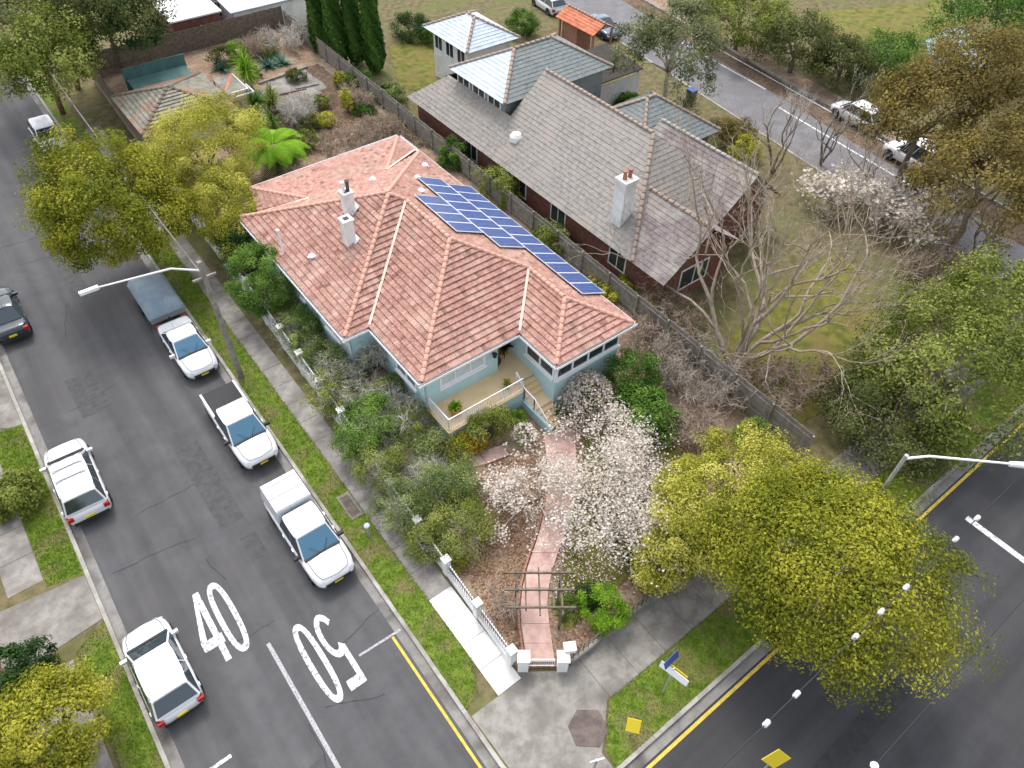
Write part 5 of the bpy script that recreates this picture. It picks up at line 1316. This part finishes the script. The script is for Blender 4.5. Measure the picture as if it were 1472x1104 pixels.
def blossom_quads(pts, size, rng, petals=5):
    """cup shaped flowers of a few petals each"""
    Q = []; N = len(pts); axis = unit(rng.normal(size=(N, 3)) * .5 + np.array([0, 0, 1.0])); a = unit(np.cross(axis, rng.normal(size=(N, 3)))); b = np.cross(axis, a)
    s = size * (.7 + .6 * rng.random((N, 1)))
    for k in range(petals):
        t = 2 * math.pi * k / petals; d = a * math.cos(t) + b * math.sin(t); e = -a * math.sin(t) + b * math.cos(t)
        Q.append(np.stack([pts, pts + d * s * .5 + e * s * .3 + axis * s * .25, pts + d * s * .95 + axis * s * .45, pts + d * s * .5 - e * s * .3 + axis * s * .25], 1))
    return np.concatenate(Q), np.tile(rng.random(N), petals)
def magnolia(label, base, dirs, L0, r0, depth, nfl, fsize=.075, bark='bark_pale', jitter=.1, spread=.55, upb=.1, name='magnolia_tree', petal='blossom', shrink=.76, buds=0):
    rng = nrng(); t = thing(name, label, 'tree', base)
    mb, ends, th = branch_tree(rng, (0, 0, -.1), dirs, L0, r0, depth, spread=spread, upb=upb, shrink=shrink)
    mb.build('trunk', bark, t, True)
    if len(th[0]): link('twigs', np_mesh('twigs', needles(th[0], th[1], th[2], rng), 3), bark, t)
    E = np.array([e[0] for e in ends]); i = rng.integers(0, len(E), nfl); pts = E[i] + rng.normal(size=(nfl, 3)) * jitter
    Q, T = blossom_quads(pts, fsize, rng); stuff(link('blossom', np_mesh('blossom', Q, 4, T), petal, t))
    return t
def scatter(name, poly, n, size, mt, zoff=.02, kind_up=True, zf=hl, aspect=.6, flatness=.35):
    rng = nrng(); xs = [p[0] for p in poly]; ys = [p[1] for p in poly]; out = []
    while len(out) < n:
        x = rng.uniform(min(xs), max(xs)); y = rng.uniform(min(ys), max(ys))
        if inside((x, y), poly): out.append((x, y, zf(x, y) + zoff + rng.random() * .02))
    pts = np.array(out); Q = leaf_quads(pts, rng.normal(size=(n, 3)) * flatness + np.array([0, 0, 1]), size, aspect, .5, rng)
    return stuff(link(name, np_mesh(name, Q, 4, rng.random(n)), mt))
def grass_tufts(name, poly, n, h, mt, zf):
    rng = nrng(); xs = [p[0] for p in poly]; ys = [p[1] for p in poly]; X = rng.uniform(min(xs), max(xs), n * 3); Y = rng.uniform(min(ys), max(ys), n * 3)
    ok = [i for i in range(len(X)) if inside((X[i], Y[i]), poly)][:n]; pts = np.array([(X[i], Y[i], zf(X[i], Y[i])) for i in ok]); m = len(pts)
    d = unit(rng.normal(size=(m, 3)) * .55 + np.array([0, 0, 1])); sd = unit(np.cross(d, rng.normal(size=(m, 3)))) * .012
    L = h * (.5 + rng.random((m, 1)))
    return stuff(link(name, np_mesh(name, np.stack([pts - sd, pts + sd, pts + d * L], 1), 3, rng.random(m)), mt))

# ------------------------------------------------------------------ street trees and big trees
q = P(288, 196, 4.6)
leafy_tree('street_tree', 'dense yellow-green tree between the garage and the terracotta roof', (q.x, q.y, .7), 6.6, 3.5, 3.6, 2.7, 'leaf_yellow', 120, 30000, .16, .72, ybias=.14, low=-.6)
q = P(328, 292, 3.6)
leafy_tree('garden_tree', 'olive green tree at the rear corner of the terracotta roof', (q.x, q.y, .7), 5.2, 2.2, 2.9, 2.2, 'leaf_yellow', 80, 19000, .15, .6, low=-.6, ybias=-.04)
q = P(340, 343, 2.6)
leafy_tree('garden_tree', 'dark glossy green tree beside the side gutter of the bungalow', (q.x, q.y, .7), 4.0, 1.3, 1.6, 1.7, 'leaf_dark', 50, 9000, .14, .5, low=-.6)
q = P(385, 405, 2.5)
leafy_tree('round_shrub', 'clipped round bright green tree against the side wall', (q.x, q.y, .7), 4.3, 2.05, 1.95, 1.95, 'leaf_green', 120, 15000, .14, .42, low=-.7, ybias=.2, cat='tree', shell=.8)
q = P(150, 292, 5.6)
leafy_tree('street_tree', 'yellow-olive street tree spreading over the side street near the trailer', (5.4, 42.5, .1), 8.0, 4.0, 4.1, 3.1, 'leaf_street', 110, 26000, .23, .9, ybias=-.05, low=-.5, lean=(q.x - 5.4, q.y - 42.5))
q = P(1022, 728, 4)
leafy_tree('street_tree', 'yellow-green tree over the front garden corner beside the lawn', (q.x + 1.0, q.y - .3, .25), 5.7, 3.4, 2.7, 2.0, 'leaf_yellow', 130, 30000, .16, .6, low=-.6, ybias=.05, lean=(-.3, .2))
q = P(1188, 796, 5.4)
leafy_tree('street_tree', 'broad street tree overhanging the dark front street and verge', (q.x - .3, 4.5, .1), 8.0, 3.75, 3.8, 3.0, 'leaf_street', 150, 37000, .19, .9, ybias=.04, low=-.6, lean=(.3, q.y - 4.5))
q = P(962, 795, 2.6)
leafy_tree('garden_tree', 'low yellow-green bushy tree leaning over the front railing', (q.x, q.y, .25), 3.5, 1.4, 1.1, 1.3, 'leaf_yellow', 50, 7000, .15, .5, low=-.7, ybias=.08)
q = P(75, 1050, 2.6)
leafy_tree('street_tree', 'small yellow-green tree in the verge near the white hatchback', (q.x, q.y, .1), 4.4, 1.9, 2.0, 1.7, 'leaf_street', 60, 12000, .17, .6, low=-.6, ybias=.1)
for (px, py, zc, rx, rz, lm, lab, nl, bx, by) in (
        (60, 78, 6.5, 3.4, 2.8, 'leaf_olive', 'olive tree leaning over the far end of the side street', 13000, 5.6, 63.5),
        (20, 20, 7, 4.0, 3.4, 'leaf_gum', 'grey-green gum tree at the far end of the side street', 12000, 5.5, 74),
        (160, 25, 5.5, 3.6, 2.6, 'leaf_dark', 'dark green tree behind the teal sheet fence', 12000, 11.5, 68.5),
        (135, -5, 8, 3.8, 3.2, 'leaf_moss', 'tall dull green tree with red-brown trunk past the back corner', 12000, 7.7, 67)):
    q = P(px, py, zc)
    leafy_tree('garden_tree', lab, (bx, by, .1), zc + rz * .8, rx, rx, rz, lm, 70, nl, .26, .95, bark='bark_red', low=-.4, shell=.5, lean=(q.x - bx, q.y - by))
# right-hand side
for (px, py, zc, rx, rz, lm, lab, nl, leaf) in (
        (1385, 520, 3.5, 4.6, 3.0, 'leaf_olive', 'broad olive tree at the corner of the neighbour garden', 18000, .22),
        (1440, 420, 3.5, 3.2, 2.6, 'leaf_olive', 'mid green tree behind the broad olive garden tree', 10000, .22),
        (1290, 590, 2.0, 3.2, 1.9, 'leaf_moss', 'low dark evergreen between the big street tree and neighbour lawn', 11000, .2),
        (1340, 150, 7, 3.8, 3.2, 'leaf_rust', 'rust-olive tree standing over the far street', 13000, .26),
        (1435, 110, 8, 4.2, 3.6, 'leaf_rust', 'taller rust-brown tree beside the pool', 13000, .26),
        (1430, 245, 6.5, 3.9, 3.4, 'leaf_rust', 'dark rust-green tree near the blossom trees', 13000, .26),
        (1150, 55, 3, 3.4, 2.4, 'leaf_moss', 'green tree on the far side of the far street', 9000, .26),
        (1070, 15, 3.5, 4.0, 2.6, 'leaf_olive', 'wide yellow-olive tree at the top of the far street', 10000, .28),
        (1215, 85, 2.5, 2.8, 2.0, 'leaf_moss', 'dark bushy tree beside the far footpath', 8000, .25),
        (1285, 85, 2.2, 3.2, 1.8, 'leaf_green', 'clipped bright green hedge tree by the pool', 10000, .22),
        (1440, 25, 5, 4.5, 3.0, 'leaf_green', 'leafy green tree beyond the pool', 9000, .3)):
    q = P(px, py, zc)
    leafy_tree('garden_tree', lab, (q.x, q.y, .1), zc + rz * .85, rx, rx, rz, lm, 70, nl, leaf, .26 * rx, low=-.55, shell=.55)
q = P(955, 48, 6.5)
leafy_tree('gum_tree', 'pale-trunked open gum tree beside the black carport', (q.x, q.y - 1, .1), 9.6, 4.2, 3.8, 3.6, 'leaf_gum', 60, 11000, .26, .8, 'bark_pale', .22, low=-.5, shell=.4, nlimb=12)
# cypresses
def cypress(label, x, y, h, r):
    rng = nrng(); t = thing('cypress_tree', label, 'tree', (x, y, .1), 0, 'tall narrow cypresses behind the back corner')
    n = 9000; z = rng.random(n) ** .8; a = rng.random(n) * 2 * math.pi; prof = r * np.minimum(1, (1.03 - z) ** .55) * np.minimum(1, .6 + z * 4)
    lump = 1 + .16 * np.sin(a * 5 + z * 23) * np.cos(z * 40 + a * 3); rad = prof * lump * (.75 + .25 * rng.random(n) ** .5)
    pts = np.stack([rad * np.cos(a), rad * np.sin(a), .3 + z * h], 1); nr = np.stack([np.cos(a), np.sin(a), .5 + 0 * a], 1) + rng.normal(size=(n, 3)) * .3
    link('crown', np_mesh('crown', leaf_quads(pts, nr, .34, .45, .4, rng), 4, np.clip(.1 + .35 * rng.random(n) + .25 * np.sin(a * 3 + z * 9), 0, 1)), 'leaf_green', t)
    MB().tube([(0, 0, -.1), (0, 0, h * .5), (0, 0, h * .95)], [.16, .1, .02], 7).build('trunk', 'bark', t)
for px, py, h in ((489, 96, 11.0), (514, 92, 10.2), (541, 104, 10.6), (466, 84, 9.8)):
    q = P(px, py, .1); cypress('tall narrow dark cypress in the row past the side fence', q.x, q.y, h, .95)
# shrubs between the two houses
for px, py, r, h, lm, lab in ((652, 218, 1.25, 2.2, 'leaf_green', 'rounded green shrub between the paling fence and slate house'), (718, 265, 1.45, 2.6, 'leaf_olive', 'tall olive shrub near the solar panels over the side fence'),
                              (795, 335, 1.35, 2.0, 'leaf_olive', 'olive shrub by the brick wall of the slate house'), (885, 412, 1.3, 1.2, 'leaf_bright', 'low yellow-green shrub under the gable of the slate house'),
                              (560, 130, 1.3, 1.6, 'leaf_sage', 'pale sage shrub at the foot of the cypresses'), (515, 108, 1.2, 1.5, 'leaf_green', 'light green shrub in front of the cypress row'),
                              (750, 28, 1.5, 1.8, 'leaf_green', 'green bush beside the pavilion'), (590, 30, 1.8, 1.8, 'leaf_dark', 'dark bush at the far edge of the neighbour lawn'),
                              (905, 140, 1.0, 1.6, 'leaf_green', 'clipped green bush at the white slatted carport wall'), (1075, 205, 1.2, 1.6, 'leaf_bright', 'yellow-green bush behind the slate house'),
                              (630, 40, 1.4, 1.7, 'leaf_green', 'bright green bush near the pavilion corner'), (1060, 180, 1.6, 1.8, 'leaf_rust', 'brown-green bush beside the far street kerb'),
                              (20, 955, 1.2, 1.8, 'leaf_dark', 'dark green hedge bush behind the orange brick wall'), (8, 700, 1.2, 1.4, 'leaf_olive', 'olive bush beside the white SUV verge')):
    shrub(lab, px, py, r, h, lm, 4200, .16, z0=.1)
# hedge of tangled growth along neighbour's front garden
for px, py, rx, ry, h, lab in ((960, 450, 2.0, 2.2, 1.8, 'brown leafless thicket beside the side fence near the slate gable'), (1110, 545, 2.4, 2.0, 1.6, 'brown twiggy thicket at the foot of the bare tree'), (1230, 545, 2.4, 2.0, 1.4, 'tan twiggy thicket at the lawn edge'),
                               (590, 185, 1.2, 2.6, 1.2, 'dry brown shrub along the fence by the blue-grey roof'), (1350, 380, 2.6, 2.4, 2.0, 'grey-brown thicket under the blossom trees')):
    twig_shrub(lab, px, py, rx, ry, h, 3600, 'twig_brown', .1, 'leaf_rust', 1100, .14)
# the big leafless tree next door
rng = nrng(); bt_base = P(1052, 528, .1)
bt = thing('bare_tree', 'large leafless pale-limbed tree in the neighbour front garden', 'tree', bt_base)
mb, ends, th = branch_tree(rng, (0, 0, -.1), [(.45, .45, 1.25), (.9, .1, .75), (.25, .15, 1.5), (.9, -.4, .7), (.1, .75, 1.1), (1.0, .4, .8)], 3.4, .17, 6, spread=.4, shrink=.79, upb=.1, minr=.011)
mb.build('trunk', 'bark_tan', bt, True); link('twigs', np_mesh('twigs', needles(th[0], th[1], th[2], rng), 3), 'bark_tan', bt)
# neighbouring blossom trees by the far street
for px, py, lab in ((1195, 300, 'pale blossom tree at the far street end of the slate house'), (1265, 330, 'pinkish white blossom tree beside the far street lane line'), (1330, 345, 'white blossom tree near the dark rust-green tree')):
    q = P(px, py, .1); magnolia(lab, (q.x, q.y, .1), [(.3, .2, 1), (-.3, .1, 1), (.1, -.4, 1), (-.1, .4, 1)], 1.15, .08, 4, 1500, .13, 'bark', .25, name='blossom_tree')
# bare street-side trees near the far street
for px, py, lab in ((1110, 250, 'thin leafless tree beside the mauve gable'), (1180, 235, 'thin leafless tree between the gable and the far lane line'), (1250, 300, 'thin leafless tree among the blossom trees'), (1400, 370, 'thin leafless tree beyond the bare thicket')):
    q = P(px, py, .1); rng = nrng(); t = thing('bare_tree', lab, 'tree', (q.x, q.y, .1))
    mb, ends, th = branch_tree(rng, (0, 0, -.1), [(.1, .1, 1), (-.3, .2, 1), (.3, -.1, 1)], 1.9, .1, 5, spread=.4, upb=.2)
    mb.build('trunk', 'bark', t, True); link('twigs', np_mesh('twigs', needles(th[0], th[1], th[2], rng), 3), 'twig_grey', t)

# ------------------------------------------------------------------ front garden
q = P(872, 772, .28)
magnolia('wide-spreading magnolia in blossom over the front lawn', (q.x, q.y, .25), [(.9, -.2, .5), (.7, .6, .5), (1.0, -.45, .4), (.9, .5, .45), (.5, .4, .9), (.2, -.6, .6), (1.0, .2, .35), (.7, .9, .45), (.9, .8, .4), (.5, -.8, .4), (-.3, -.6, .6), (.2, .8, .6), (0, .3, 1)], 1.48, .085, 5, 7400, .055, jitter=.24, upb=.03, spread=.55)
q = P(776, 716, .28)
magnolia('smaller magnolia in blossom leaning left over the path bed', (q.x, q.y, .25), [(-.8, .5, .5), (-1.0, .1, .45), (-.4, .8, .7), (-.9, -.35, .5), (-.3, .1, 1), (-.6, -.8, .5), (.3, .6, .8)], 1.0, .06, 5, 2900, .055, jitter=.13, upb=.05)
q = P(872, 662, .28)
magnolia('pale blossoming magnolia between the steps and the lawn', (q.x, q.y, .25), [(.3, .6, .7), (.7, .6, .6), (.1, .2, 1), (1, .1, .5), (.8, -.5, .5), (.1, -.6, .5)], .98, .06, 5, 3000, .055, jitter=.18, upb=.05)
t = shrub('rounded shrub covered in pale pink flowers against the wing wall', 846, 562, 1.25, 2.1, 'leaf_olive', 2200, .1, ncl=44)
rng = nrng(); d = sphere_pts(1900, rng); d[:, 2] = np.abs(d[:, 2]); Q, T = blossom_quads(d * np.array([1.3, 1.3, 1.5]) * (.82 + .25 * rng.random((1900, 1))) + np.array([0, 0, .75]), .06, rng)
stuff(link('flowers', np_mesh('flowers', Q, 4, T), 'petal_pale', t))
t = shrub('small white-flowering shrub at the foot of the steps', 754, 620, .6, .8, 'leaf_sage', 700, .09, ncl=20)
rng = nrng(); d = sphere_pts(420, rng); d[:, 2] = np.abs(d[:, 2]); Q, T = blossom_quads(d * .62 * (.8 + .3 * rng.random((420, 1))) + np.array([0, 0, .35]), .055, rng)
stuff(link('flowers', np_mesh('flowers', Q, 4, T), 'blossom', t))
shrub('dense leafy olive shrub below the terrace railing', 703, 608, 1.25, 1.7, 'leaf_olive', 6500, .1, rx=1.45, ry=.9, ybias=.1)
shrub('fresh green clump tucked between terrace and stair wall', 744, 598, .45, .7, 'leaf_lime', 1200, .09)
t = shrub('low shrub with yellow and orange flowers at the terrace corner', 672, 628, .8, 1.0, 'leaf_bright', 1500, .09)
rng = nrng(); d = sphere_pts(160, rng); d[:, 2] = np.abs(d[:, 2]); Q, T = blossom_quads(d * .75 + np.array([.2, -.1, .3]), .07, rng); stuff(link('flowers', np_mesh('flowers', Q, 4, T), 'petal_orange', t))
t = twig_shrub('low bush with scarlet flowers under the smaller magnolia', 722, 705, .8, .7, .7, 400, 'twig_brown', None, 'leaf_olive', 250, .08)
rng = nrng(); d = rng.normal(size=(150, 3)) * np.array([.4, .4, .12]) + np.array([0, 0, .5]); Q, T = blossom_quads(d, .05, rng); stuff(link('flowers', np_mesh('flowers', Q, 4, T), 'petal_red', t))
shrub('dark glossy shrub beside the wing wall corner', 915, 530, 1.3, 2.6, 'leaf_green', 6500, .12, ybias=.0)
shrub('broad-leaved green shrub in front of the dark glossy one', 932, 592, 1.5, 1.7, 'leaf_green', 5200, .15, ybias=.12, aspect=.8)
twig_shrub('grey-brown leafless tangle of stems along the right-hand fence', 1000, 535, 2.0, 2.6, 2.0, 5600, 'twig_tan', None, 'leaf_rust', 500, .08)
twig_shrub('pinkish bare stems between the fence tangle and the yellow tree', 1000, 610, 1.4, 1.4, 1.5, 2200, 'twig_brown')
twig_shrub('brown bare stems beside the wing wall end', 935, 490, 1.2, 2.0, 1.6, 2400, 'twig_brown')
shrub('bright lime-green bush by the front railing', 874, 872, .95, 1.4, 'leaf_lime', 5200, .09, ybias=.05)
shrub('dark green bush next to the bright lime-green one', 848, 850, .6, .8, 'leaf_dark', 1500, .09)
shrub('dark green bush under the front corner tree', 928, 808, .9, 1.2, 'leaf_dark', 2600, .1)
shrub('light green shrub at the fence behind the front corner tree', 1085, 618, .9, 1.6, 'leaf_green', 2600, .12, ybias=.2)
# left-hand bed along the picket fence
shrub('wide green shrub with silvery twigs beside the picket fence', 612, 672, 1.9, 2.2, 'leaf_sage', 9000, .1, twigs=2400, rx=1.75, ry=2.1, ybias=.05)
shrub('rounded olive shrub at the lower end of the left bed', 660, 752, 1.35, 1.8, 'leaf_olive', 7500, .085, twigs=260, ybias=.18)
shrub('tall green shrub inside the picket fence near the terrace corner', 535, 610, 1.3, 1.7, 'leaf_green', 5200, .11, twigs=500, ybias=.3)
shrub('yellow-green shrub at the brick path end', 650, 640, .8, 1.1, 'leaf_bright', 1500, .1, twigs=120, ybias=-.35)
twig_shrub('silver-grey leafless shrub against the notch of the side wall', 540, 505, 1.2, 1.5, 2.3, 4600, 'twig_grey', None, 'leaf_sage', 1200, .07)
twig_shrub('tangled grey-green shrub between brick path and picket fence', 500, 560, 1.3, 1.8, 1.6, 3600, 'twig_grey', None, 'leaf_olive', 4200, .09)
twig_shrub('brown tangled shrub beside the brick path', 575, 600, 1.1, 1.2, 1.3, 3200, 'twig_grey', None, 'leaf_sage', 1300, .08)
shrub('sage-leaved shrub beside the picket fence', 470, 520, 1.0, 1.5, 'leaf_sage', 2800, .1, twigs=500)
shrub('small grey-green shrub below the clipped round tree', 425, 475, 1.0, 1.4, 'leaf_sage', 2600, .1, twigs=600)
shrub('yellow-tipped weeds at the lower picket fence', 655, 805, .5, .7, 'leaf_bright', 500, .08, ybias=-.3)
twig_shrub('straggling bare climber against the pergola', 725, 870, .7, .8, 1.6, 420, 'twig_brown')
shrub('small green creeper patch right of the pergola', 818, 870, .7, .35, 'leaf_green', 900, .08)
shrub('trailing green creeper on the wing wall corner', 806, 585, .28, 1.0, 'leaf_green', 500, .09)

for px, py, r, h, lm, tw, yb, lab in (
        (452, 462, .9, 1.5, 'leaf_green', 150, .15, 'leafy green shrub against the side wall downpipe'), (440, 502, .8, 1.2, 'leaf_sage', 400, .05, 'grey-leaved shrub inside the fence below the round tree'),
        (478, 575, .9, 1.4, 'leaf_olive', 350, .1, 'olive shrub crowding the picket fence midway along'), (512, 640, .85, 1.3, 'leaf_green', 250, .22, 'bright green shrub leaning over the picket fence'),
        (545, 668, 1.0, 1.6, 'leaf_olive', 400, .1, 'tangled olive shrub beside the widest left bed shrub'), (575, 725, .95, 1.5, 'leaf_sage', 500, .1, 'silvery green shrub by a white fence pier'),
        (612, 770, .9, 1.3, 'leaf_olive', 200, .15, 'dull green shrub beside the rounded olive one'), (600, 612, .9, 1.3, 'leaf_olive', 350, .15, 'straggly green shrub at the edge of the brick path'),
        (655, 690, .9, 1.3, 'leaf_sage', 400, .05, 'twiggy sage shrub where the branch path ends'), (560, 560, .7, 1.2, 'leaf_sage', 500, .1, 'pale twiggy shrub against the side wall')):
    shrub(lab, px, py, r, h, lm, 2400, .1, twigs=tw, ybias=yb, ncl=30)

# ------------------------------------------------------------------ rear garden
fp = P(393, 212, 2.9); tfn = thing('tree_fern', 'bright green tree fern with arching fronds behind the bungalow', 'tree fern', (fp.x, fp.y, .75)); rng = nrng()
MB().tube([(0, 0, -.1), (.05, 0, 1.2), (0, 0, 2.35)], [.2, .15, .16], 8).build('trunk', 'bark', tfn)
def frond(a, L, el, tt, rng):
    Q = []; T = []; sd = np.array([-math.sin(a), math.cos(a), 0]); d = np.array([math.cos(a), math.sin(a), 0]); n = 26
    pos = lambda f_: np.array([0, 0, 2.3]) + d * L * f_ * math.cos(el) + np.array([0, 0, 1]) * (L * f_ * math.sin(el) - L * .62 * f_ ** 2.2)
    for i in range(n):
        f_ = .08 + .92 * i / n; p = pos(f_); t_ = unit(pos(f_ + .03) - p); wdt = L * .24 * math.sin(math.pi * min(1, f_ * .93 + .08)) ** .8
        for s in (-1, 1):
            e = unit(sd * s + t_ * .45 + np.array([0, 0, -.22])); b = t_ * L * .5 / n * .95
            Q.append([p - b, p + b, p + e * wdt + b * .4, p + e * wdt - b * .3]); T.append(min(1, max(0, tt + rng.normal() * .08)))
    return Q, T
for i in range(17):
    a = 2 * math.pi * i / 17 + rng.normal() * .15; Q, T = frond(a, 2.6 + .5 * rng.random(), math.radians(22 + 22 * rng.random()), .35 + .5 * rng.random(), rng)
    link('frond', np_mesh('frond', np.array(Q), 4, T), 'leaf_lime', tfn)
for i in range(9):
    a = 2 * math.pi * i / 9 + rng.normal() * .2; Q, T = frond(a, 2.4, math.radians(-18), .1, rng)
    link('frond', np_mesh('frond', np.array(Q), 4, T), 'leaf_green', tfn)
def yucca(label, px, py, zt, heads, L, mt='leaf_olive', name='yucca', nl=90):
    q = P(px, py, zt); rng = nrng(); t = thing(name, label, 'yucca', (q.x, q.y, .75)); hh = zt - .75
    for k in range(heads):
        top = Vector((rng.normal() * .35 * (heads > 1), rng.normal() * .35 * (heads > 1), hh * (1 - .18 * k)))
        MB().tube([(0, 0, -.1), top * .5 + Vector((.05, 0, 0)), top], [.12, .09, .08], 7).build('stem', 'bark', t)
        strap_rosette(t, top, nl, L, .045, mt, rng, 1.25, 'leaf_head', droop=.45)
yucca('tall green yucca with two heads near the back fence', 353, 90, 2.9, 2, 1.35, 'leaf_lime', nl=130)
yucca('green yucca beside the grey deck', 364, 148, 2.2, 2, 1.2, 'leaf_green', nl=110)
yucca('yellow-green yucca next to the rear paving', 396, 140, 2.0, 2, 1.15, 'leaf_olive', nl=100)
yucca('short dark green yucca above the tree fern', 392, 172, 1.5, 1, 1.05, 'leaf_green', nl=80)
for px, py, lab in ((385, 94, 'blue-green agave rosette in the rear bed beside the tall yucca'), (405, 90, 'blue-green agave rosette farther along the rear timber edge'), (318, 98, 'blue-green agave clump behind the lean-to')):
    q = P(px, py, .9); rng = nrng(); t = thing('agave', lab, 'agave', (q.x, q.y, .75)); strap_rosette(t, Vector((0, 0, .05)), 46, 1.0, .1, 'leaf_agave', rng, 1.0, 'leaf_rosette', droop=.15)
for px, py, r, h, lm, lab in ((468, 176, .75, 1.0, 'leaf_bright', 'yellow-green strappy plant in the middle of the rear yard'), (500, 148, .5, 1.9, 'leaf_bright', 'tall yellow-leaved shrub beside the rear side fence'), (487, 118, .45, 1.2, 'leaf_bright', 'small yellow-leaved sapling near the rear paving'), (340, 75, .9, 1.6, 'leaf_lime', 'green climber on the back fence beside the tall yucca'),
                              (400, 225, 1.0, 1.2, 'leaf_dark', 'dark green undergrowth below the tree fern'), (520, 160, .8, .7, 'leaf_green', 'low green weeds at the rear side fence')):
    shrub(lab, px, py, r, h, lm, 1500, .14)
for px, py, r, h, lm, lab in ((420, 215, .9, 1.1, 'leaf_green', 'green bush right of the tree fern'), (375, 190, .8, 1.3, 'leaf_lime', 'bright fern clump above the tree fern'), (425, 112, .8, .9, 'leaf_moss', 'low dark bush on the rear bed edge'), (460, 150, .7, .9, 'leaf_olive', 'olive bush beside the rear sleeper'), (385, 75, 1.0, 1.2, 'leaf_olive', 'olive bush in the rear bed before the tan thicket'), (360, 108, .9, 1.0, 'leaf_moss', 'dark bush at the foot of the tall yucca')):
    shrub(lab, px, py, r, h, lm, 1300, .14)
shrub('green fern patch beside the rear deck', 350, 178, .9, 1.0, 'leaf_green', 1500, .14, ybias=.15)
shrub('dense green bush between tree fern and rear thicket', 440, 205, 1.0, 1.1, 'leaf_olive', 1800, .13)
shrub('grey-green bush beside the yellow strappy plant', 445, 182, .8, 1.0, 'leaf_moss', 1500, .13)
shrub('dark ivy mound against the back fence', 322, 84, 1.2, 1.3, 'leaf_moss', 1800, .15)
for px, py, rx, ry, h, mt, lab in ((370, 72, 1.6, 1.3, 1.6, 'twig_brown', 'tan bare thicket at the back fence'), (408, 62, 2.2, 1.6, 1.8, 'twig_grey', 'grey bare thicket in the back corner'), (430, 165, 1.3, 1.5, 1.6, 'twig_grey', 'grey leafless shrub right of the yuccas'),
                                   (500, 205, 2.6, 1.7, 1.1, 'twig_brown', 'wide tan thicket behind the rear gutter'), (545, 190, 1.6, 1.4, 1.2, 'twig_brown', 'dry brown thicket in the rear side corner'), (515, 145, .8, 1.8, 1.1, 'twig_brown', 'dry grasses along the rear side fence')):
    twig_shrub(lab, px, py, rx, ry, h, 2800, mt, None, 'leaf_rust', 260, .1)
def plank(label, p0, p1, w, h, mt='timber_grey', name='timber_edge'):
    a = P(*p0, .8); b = P(*p1, .8); tag(MB().beam((a.x, a.y, .82), (b.x, b.y, .82), w, h).build(name, mt), label, 'timber')
plank('long weathered timber edging of the rear garden bed', (372, 121), (442, 97), .18, .22)
plank('short grey sleeper lying on the rear yard', (425, 128), (458, 121), .3, .16)
plank('low timber sleeper in front of the rear paving', (395, 138), (440, 128), .14, .12, 'timber_dark')
plank('dark timber offcut beside the strappy plant', (440, 190), (452, 200), .2, .14, 'timber_dark')

# ------------------------------------------------------------------ litter, petals, grass
FRONT_POLY = pxpoly([(745, 950), (655, 800), (700, 690), (760, 640), (960, 600), (1060, 690), (900, 890), (810, 950)], .28)
scatter('leaf_litter', FRONT_POLY, 9000, .09, 'leaf_litter', .02)
scatter('leaf_litter', pxpoly([(640, 790), (700, 660), (790, 660), (770, 800), (745, 940)], .28), 6000, .09, 'leaf_litter', .02)
scatter('leaf_litter', pxpoly([(430, 130), (560, 180), (480, 215), (380, 240), (370, 130)], .75), 3500, .11, 'leaf_litter', .05)
scatter('fallen_petals', pxpoly([(760, 800), (770, 660), (900, 620), (1000, 690), (930, 790), (860, 860), (800, 860)], .28), 5200, .075, 'petal_litter', .06)
scatter('fallen_petals', pxpoly([(775, 770), (785, 640), (830, 620), (830, 700), (805, 800)], .34), 900, .07, 'petal_litter', .1)
grass_tufts('lawn_grass', LAWN, 16000, .09, 'grass_blade', lambda x, y: hl(x, y) + .03)
flatz = lambda x, y: .114
grass_tufts('verge_grass', [(4.9, 8.25), (5.65, 8.5), (6.26, 9.7), (6.26, 45), (4.9, 45)], 24000, .075, 'grass_blade', flatz)
grass_tufts('verge_grass', [(8.05, 3.4), (24, 3.4), (24, 5.4), (9.45, 5.4), (8.15, 4.15)], 15000, .075, 'grass_blade', flatz)
grass_tufts('verge_grass', [(-6.06, 8), (-4.76, 8), (-4.76, 20.0), (-6.06, 19.3)], 9000, .075, 'grass_blade', flatz)
grass_tufts('verge_grass', [(-6.18, 22.9), (-4.8, 22.7), (-4.8, 32.5), (-6.18, 33.3)], 12000, .075, 'grass_blade', flatz)
